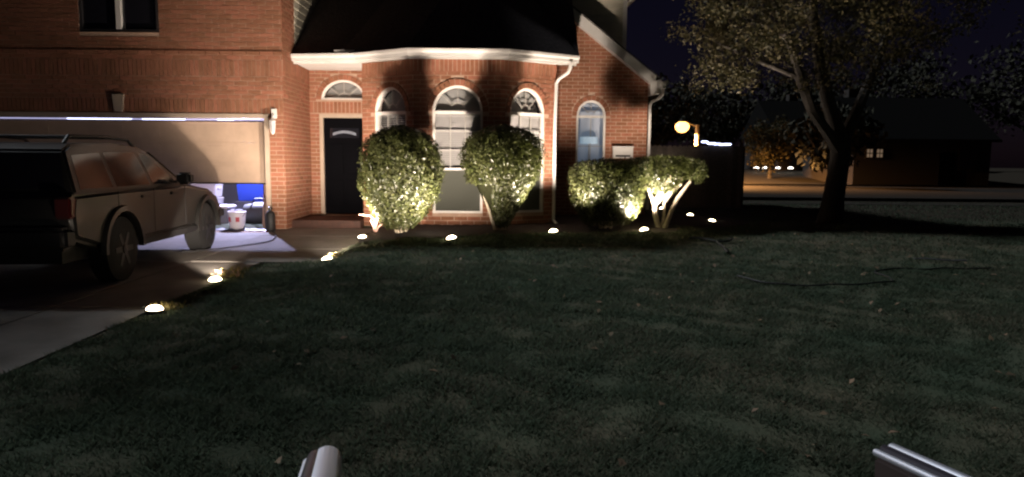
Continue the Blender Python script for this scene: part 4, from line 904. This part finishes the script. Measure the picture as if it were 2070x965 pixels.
tote(-5.95, 13.9, GZ, .62, .45, .40, card_m, pail_m, 'grey storage tote with a white lid left of the bucket')
tote(-5.62, 15.2, GZ + .0, .75, .5, .42, card_m, card_m, 'dark grey storage tote at the back of the garage')
tote(-5.62, 15.2, GZ + .46, .68, .46, .38, blue_m, blue_m, 'blue storage tote stacked on a dark grey one')
tote(-5.08, 15.6, GZ, .5, .45, .88, blue_m, pail_m, 'tall blue bin with a white lid beside the stacked totes', 'storage_bin', 'bin')
tote(-6.5, 14.6, GZ, .62, .5, .52, pail_m, pail_m, 'white storage tote half hidden behind the car bonnet')
tote(-6.42, 14.6, GZ + .56, .5, .4, .26, pail_m, pail_m, 'small white box on top of the white tote', 'box', 'box')
tote(-5.45, 14.15, GZ, .42, .34, .30, plast_m, card_m, 'black tool box between the bucket and the white lidded tote', 'tool_box', 'tool box')
tote(-5.42, 17.2, GZ, .6, .5, .36, pail_m, card_m, 'pale carton against the back wall of the garage', 'carton', 'carton')
bgt = thing('duffel_bag', (-5.02, 13.95, GZ), 'black duffel bag slumped behind the white bucket', 'bag', world=False)
MB().lathe([(.05, -.40), (.20, -.36), (.25, -.15), (.26, .1), (.22, .33), (.06, .40)], (0, 0, .25), 14, axis='x').build('body', plast_m, bgt, smooth=True)
MB().tube([(-.2, -.18, .38), (-.1, -.2, .58), (.12, -.2, .58), (.2, -.18, .38)], .015, 6).build('strap', plast_m, bgt, smooth=True)
kl = thing('folded_chair', (-4.92, 14.5, GZ), 'dark folded chair with a pink cushion leaning in the garage', 'chair', world=False)
for s in (-.14, .14): MB().tube([(s, -.1, 0), (s, .15, .9)], .014, 6).build('leg', metal_d, kl)
MB().box((-.15, .0, .35), (.15, .06, .62)).build('seat', blue_m, kl, bevel=.015); MB().box((-.13, .06, .70), (.13, .12, .90)).build('cushion', pink_m, kl, bevel=.02)
pw = thing('board', (-4.72, 13.25, GZ), 'tan plywood board leaning against the inside edge of the garage opening', 'board', world=False, rz=R(-48))
b = MB().prism([(-.18, 0), (.14, 0), (.16, 1.05), (-.02, 1.05)], -.012, .012); b.build('plank', ply_m, pw)
MB().tube([(-.03, -.025, 1.0), (-.01, -.03, .72), (.03, -.03, .65), (-.02, -.03, .58), (.0, -.03, .4), (.03, -.03, .02)], .009, 5).build('cord', plast_m, pw, smooth=True)
jg = thing('canister', (-4.42, 12.62, float(drive_z(12.62)) + .002), 'black upright canister standing at the foot of the garage pillar', 'canister', world=False)
MB().lathe([(.07, 0), (.085, .02), (.085, .36), (.06, .41), (.03, .43), (.03, .46)], n=18).build('body', plast_m, jg, smooth=True); MB().lathe([(.038, .46), (.038, .49), (.02, .495)], n=12).build('cap', metal_d, jg)
rg = thing('floor_mat', (-5.2, 13.05, GZ), 'crumpled grey mat along the garage threshold', 'mat', world=False)
b = MB(); rows = [[b.P((-.75 + .1 * i, -.03 + .055 * j, .008 + .035 * abs(math.sin(i * 1.7 + j)) * abs(math.sin(j * 1.1 + .6)))) for i in range(14)] for j in range(5)]
for a, c in zip(rows, rows[1:]): b.f += [[a[k], a[k + 1], c[k + 1], c[k]] for k in range(13)]
b.build('cloth', card_m, rg, smooth=True)

# ------------------------------------------------------------------ cords on the lawn and drive
def ground_cord(pts, r, m, name, label, cat, zf=ground_z):
    P = []
    for (xa_, ya_), (xb_, yb_) in zip(pts, pts[1:]):
        for t in np.linspace(0, 1, 7)[:-1]: P.append((xa_ + (xb_ - xa_) * t, ya_ + (yb_ - ya_) * t))
    P.append(pts[-1]); P = np.array(P)
    for _ in range(3): P[1:-1] = .25 * P[:-2] + .5 * P[1:-1] + .25 * P[2:]
    return tag(MB().tube([(x, y, float(zf(x, y)) + r * 1.4 + .02) for x, y in P], r, 6).build(name, m, smooth=True), label, cat)
ground_cord([(2.55, 7.75), (2.75, 7.40), (3.15, 7.25), (3.65, 7.28), (4.15, 7.42), (4.28, 7.75), (4.25, 8.1), (4.65, 8.25), (5.2, 8.35), (5.9, 8.4)], .010, plast_m, 'garden_hose', 'thin dark hose curving across the right lawn', 'hose')
ground_cord([(2.8, 10.9), (3.0, 10.75), (3.1, 10.5), (3.3, 10.5), (3.45, 10.8)], .016, plast_m, 'cable', 'dark cable lying in a loop on the lawn right of the bed', 'cable')
ground_cord([(3.12, 10.5), (3.08, 10.0), (2.95, 9.4)], .016, plast_m, 'cable', 'short dark cable end trailing from the loop toward the viewer', 'cable')
ground_cord([(5.3, 9.05), (5.6, 9.0), (5.95, 8.98)], .010, card_m, 'stick', 'thin pale stick lying on the right lawn', 'stick')
ground_cord([(-4.36, 12.5), (-4.1, 12.0), (-3.95, 11.3), (-4.4, 10.7), (-4.9, 10.2)], .010, plast_m, 'extension_cord', 'thin black cord across the lit patch of driveway', 'cord', zf=lambda x, y: float(max(drive_z(y), walk_z(y) if x > -4.42 else -9)) - .02)

rs = np.random.default_rng(77); n_ = 420; ly = 2.8 + 11 * rs.random(n_) ** .8; lx = -2.6 + 11 * rs.random(n_); ok = ~in_bed(lx, ly) & (ly < 12.5) & (lx > lim.max() + .1); lx, ly = lx[ok], ly[ok]
fl_o = leaf_mesh('fallen_leaves', np.stack([lx, ly, ground_z(lx, ly) + .022 + .012 * rs.random(len(lx))], -1), rs.normal(size=(len(lx), 3)) * .35 + np.array([0, 0, 1]), .045 + .035 * rs.random(len(lx)), mat('dry_leaf', (.20, .14, .08), .8, col2=(.12, .08, .05), scale=9, island=.4), aspect=.6)
tag(fl_o, 'scattered dry fallen leaves on the lawn', kind='stuff')

# ------------------------------------------------------------------ polished tubes close to the viewer

lh = thing('chrome_handrail', (-.24, .55, -.30), 'polished chrome tube with a rounded end at the bottom left of centre', 'handrail')
axis_a = Vector((-.377, 1.37, .597)); axis_b = Vector((-.197, .62, .785))
def dome(a, b_, r, extra):
    a, b_ = Vector(a), Vector(b_); d_ = (a - b_).normalized()
    pts = [a + d_ * r * .55 * q for q in (1.0, .9, .7, .4)] + [a]; rd = [r * .05, r * .42, r * .72, r * .93, r]
    return pts + [b_] + extra, rd + [r] * (1 + len(extra))
p_, r_ = dome(axis_a, axis_b, .030, [Vector((-.172, .50, .745)), Vector((-.167, .45, .585)), Vector((-.162, .44, -.32))])
MB().tube(p_, r_, 20).build('tube', chrome_m, lh, smooth=True)
off_ = Vector((-.034, -.0, .004))
p_, r_ = dome(axis_a + off_ + Vector((0, -.02, 0)), axis_b + off_, .010, [Vector((-.207, .50, .75))])
MB().tube(p_, r_, 10).build('side_rod', chrome_m, lh, smooth=True)
b = MB(); d_ = (axis_b - axis_a); s1 = Vector((-.022, -.008, .021)); s2 = Vector((-.0305, 0, .004)); 
b.tube([axis_a + Vector((-.020, -.01, .008)), axis_b + Vector((-.020, -.01, .008))], .0185, 10); b.build('groove', chrome_d, lh, smooth=True)
rh = thing('chrome_handrail', (1.0, .9, -.30), 'twin thin chrome tubes over a dark panel at the bottom right', 'handrail')
ra, rb_ = Vector((.872, 1.52, .570)), Vector((.992, .95, .615))
p_, r_ = dome(ra, rb_, .0125, [Vector((1.012, .86, .595)), Vector((1.012, .84, -.3))]); MB().tube(p_, r_, 14).build('tube', chrome_m, rh, smooth=True)
o2 = Vector((-.043, -.012, -.004)); p_, r_ = dome(ra + o2, rb_ + o2, .0085, []); MB().tube(p_, r_, 12).build('tube', chrome_m, rh, smooth=True)
b = MB(); q1, q2 = ra + o2 * .5, rb_ + o2 * .5; b.tube([q1, q2], .014, 8); b.build('groove', chrome_d, rh, smooth=True)
b = MB(); pa_, pb_ = ra + o2 + Vector((-.012, -.01, -.006)), rb_ + o2 + Vector((-.012, -.01, -.006))
i = [b.P(p) for p in (pa_, pb_, pb_ + Vector((0, 0, -.16)), pa_ + Vector((-.0, -.02, -.16)), pa_ + Vector((.03, 0, 0)), pb_ + Vector((.03, 0, 0)), pb_ + Vector((.03, 0, -.16)), pa_ + Vector((.03, -.02, -.16)))]
b.f += [[i[0], i[1], i[2], i[3]], [i[4], i[7], i[6], i[5]], [i[0], i[4], i[5], i[1]], [i[3], i[2], i[6], i[7]], [i[0], i[3], i[7], i[4]], [i[1], i[5], i[6], i[2]]]; b.build('panel', brown_m, rh, bevel=.006)

# helper bookkeeping is not part of the scene
for o in bpy.data.objects:
    if '_o' in o: del o['_o']
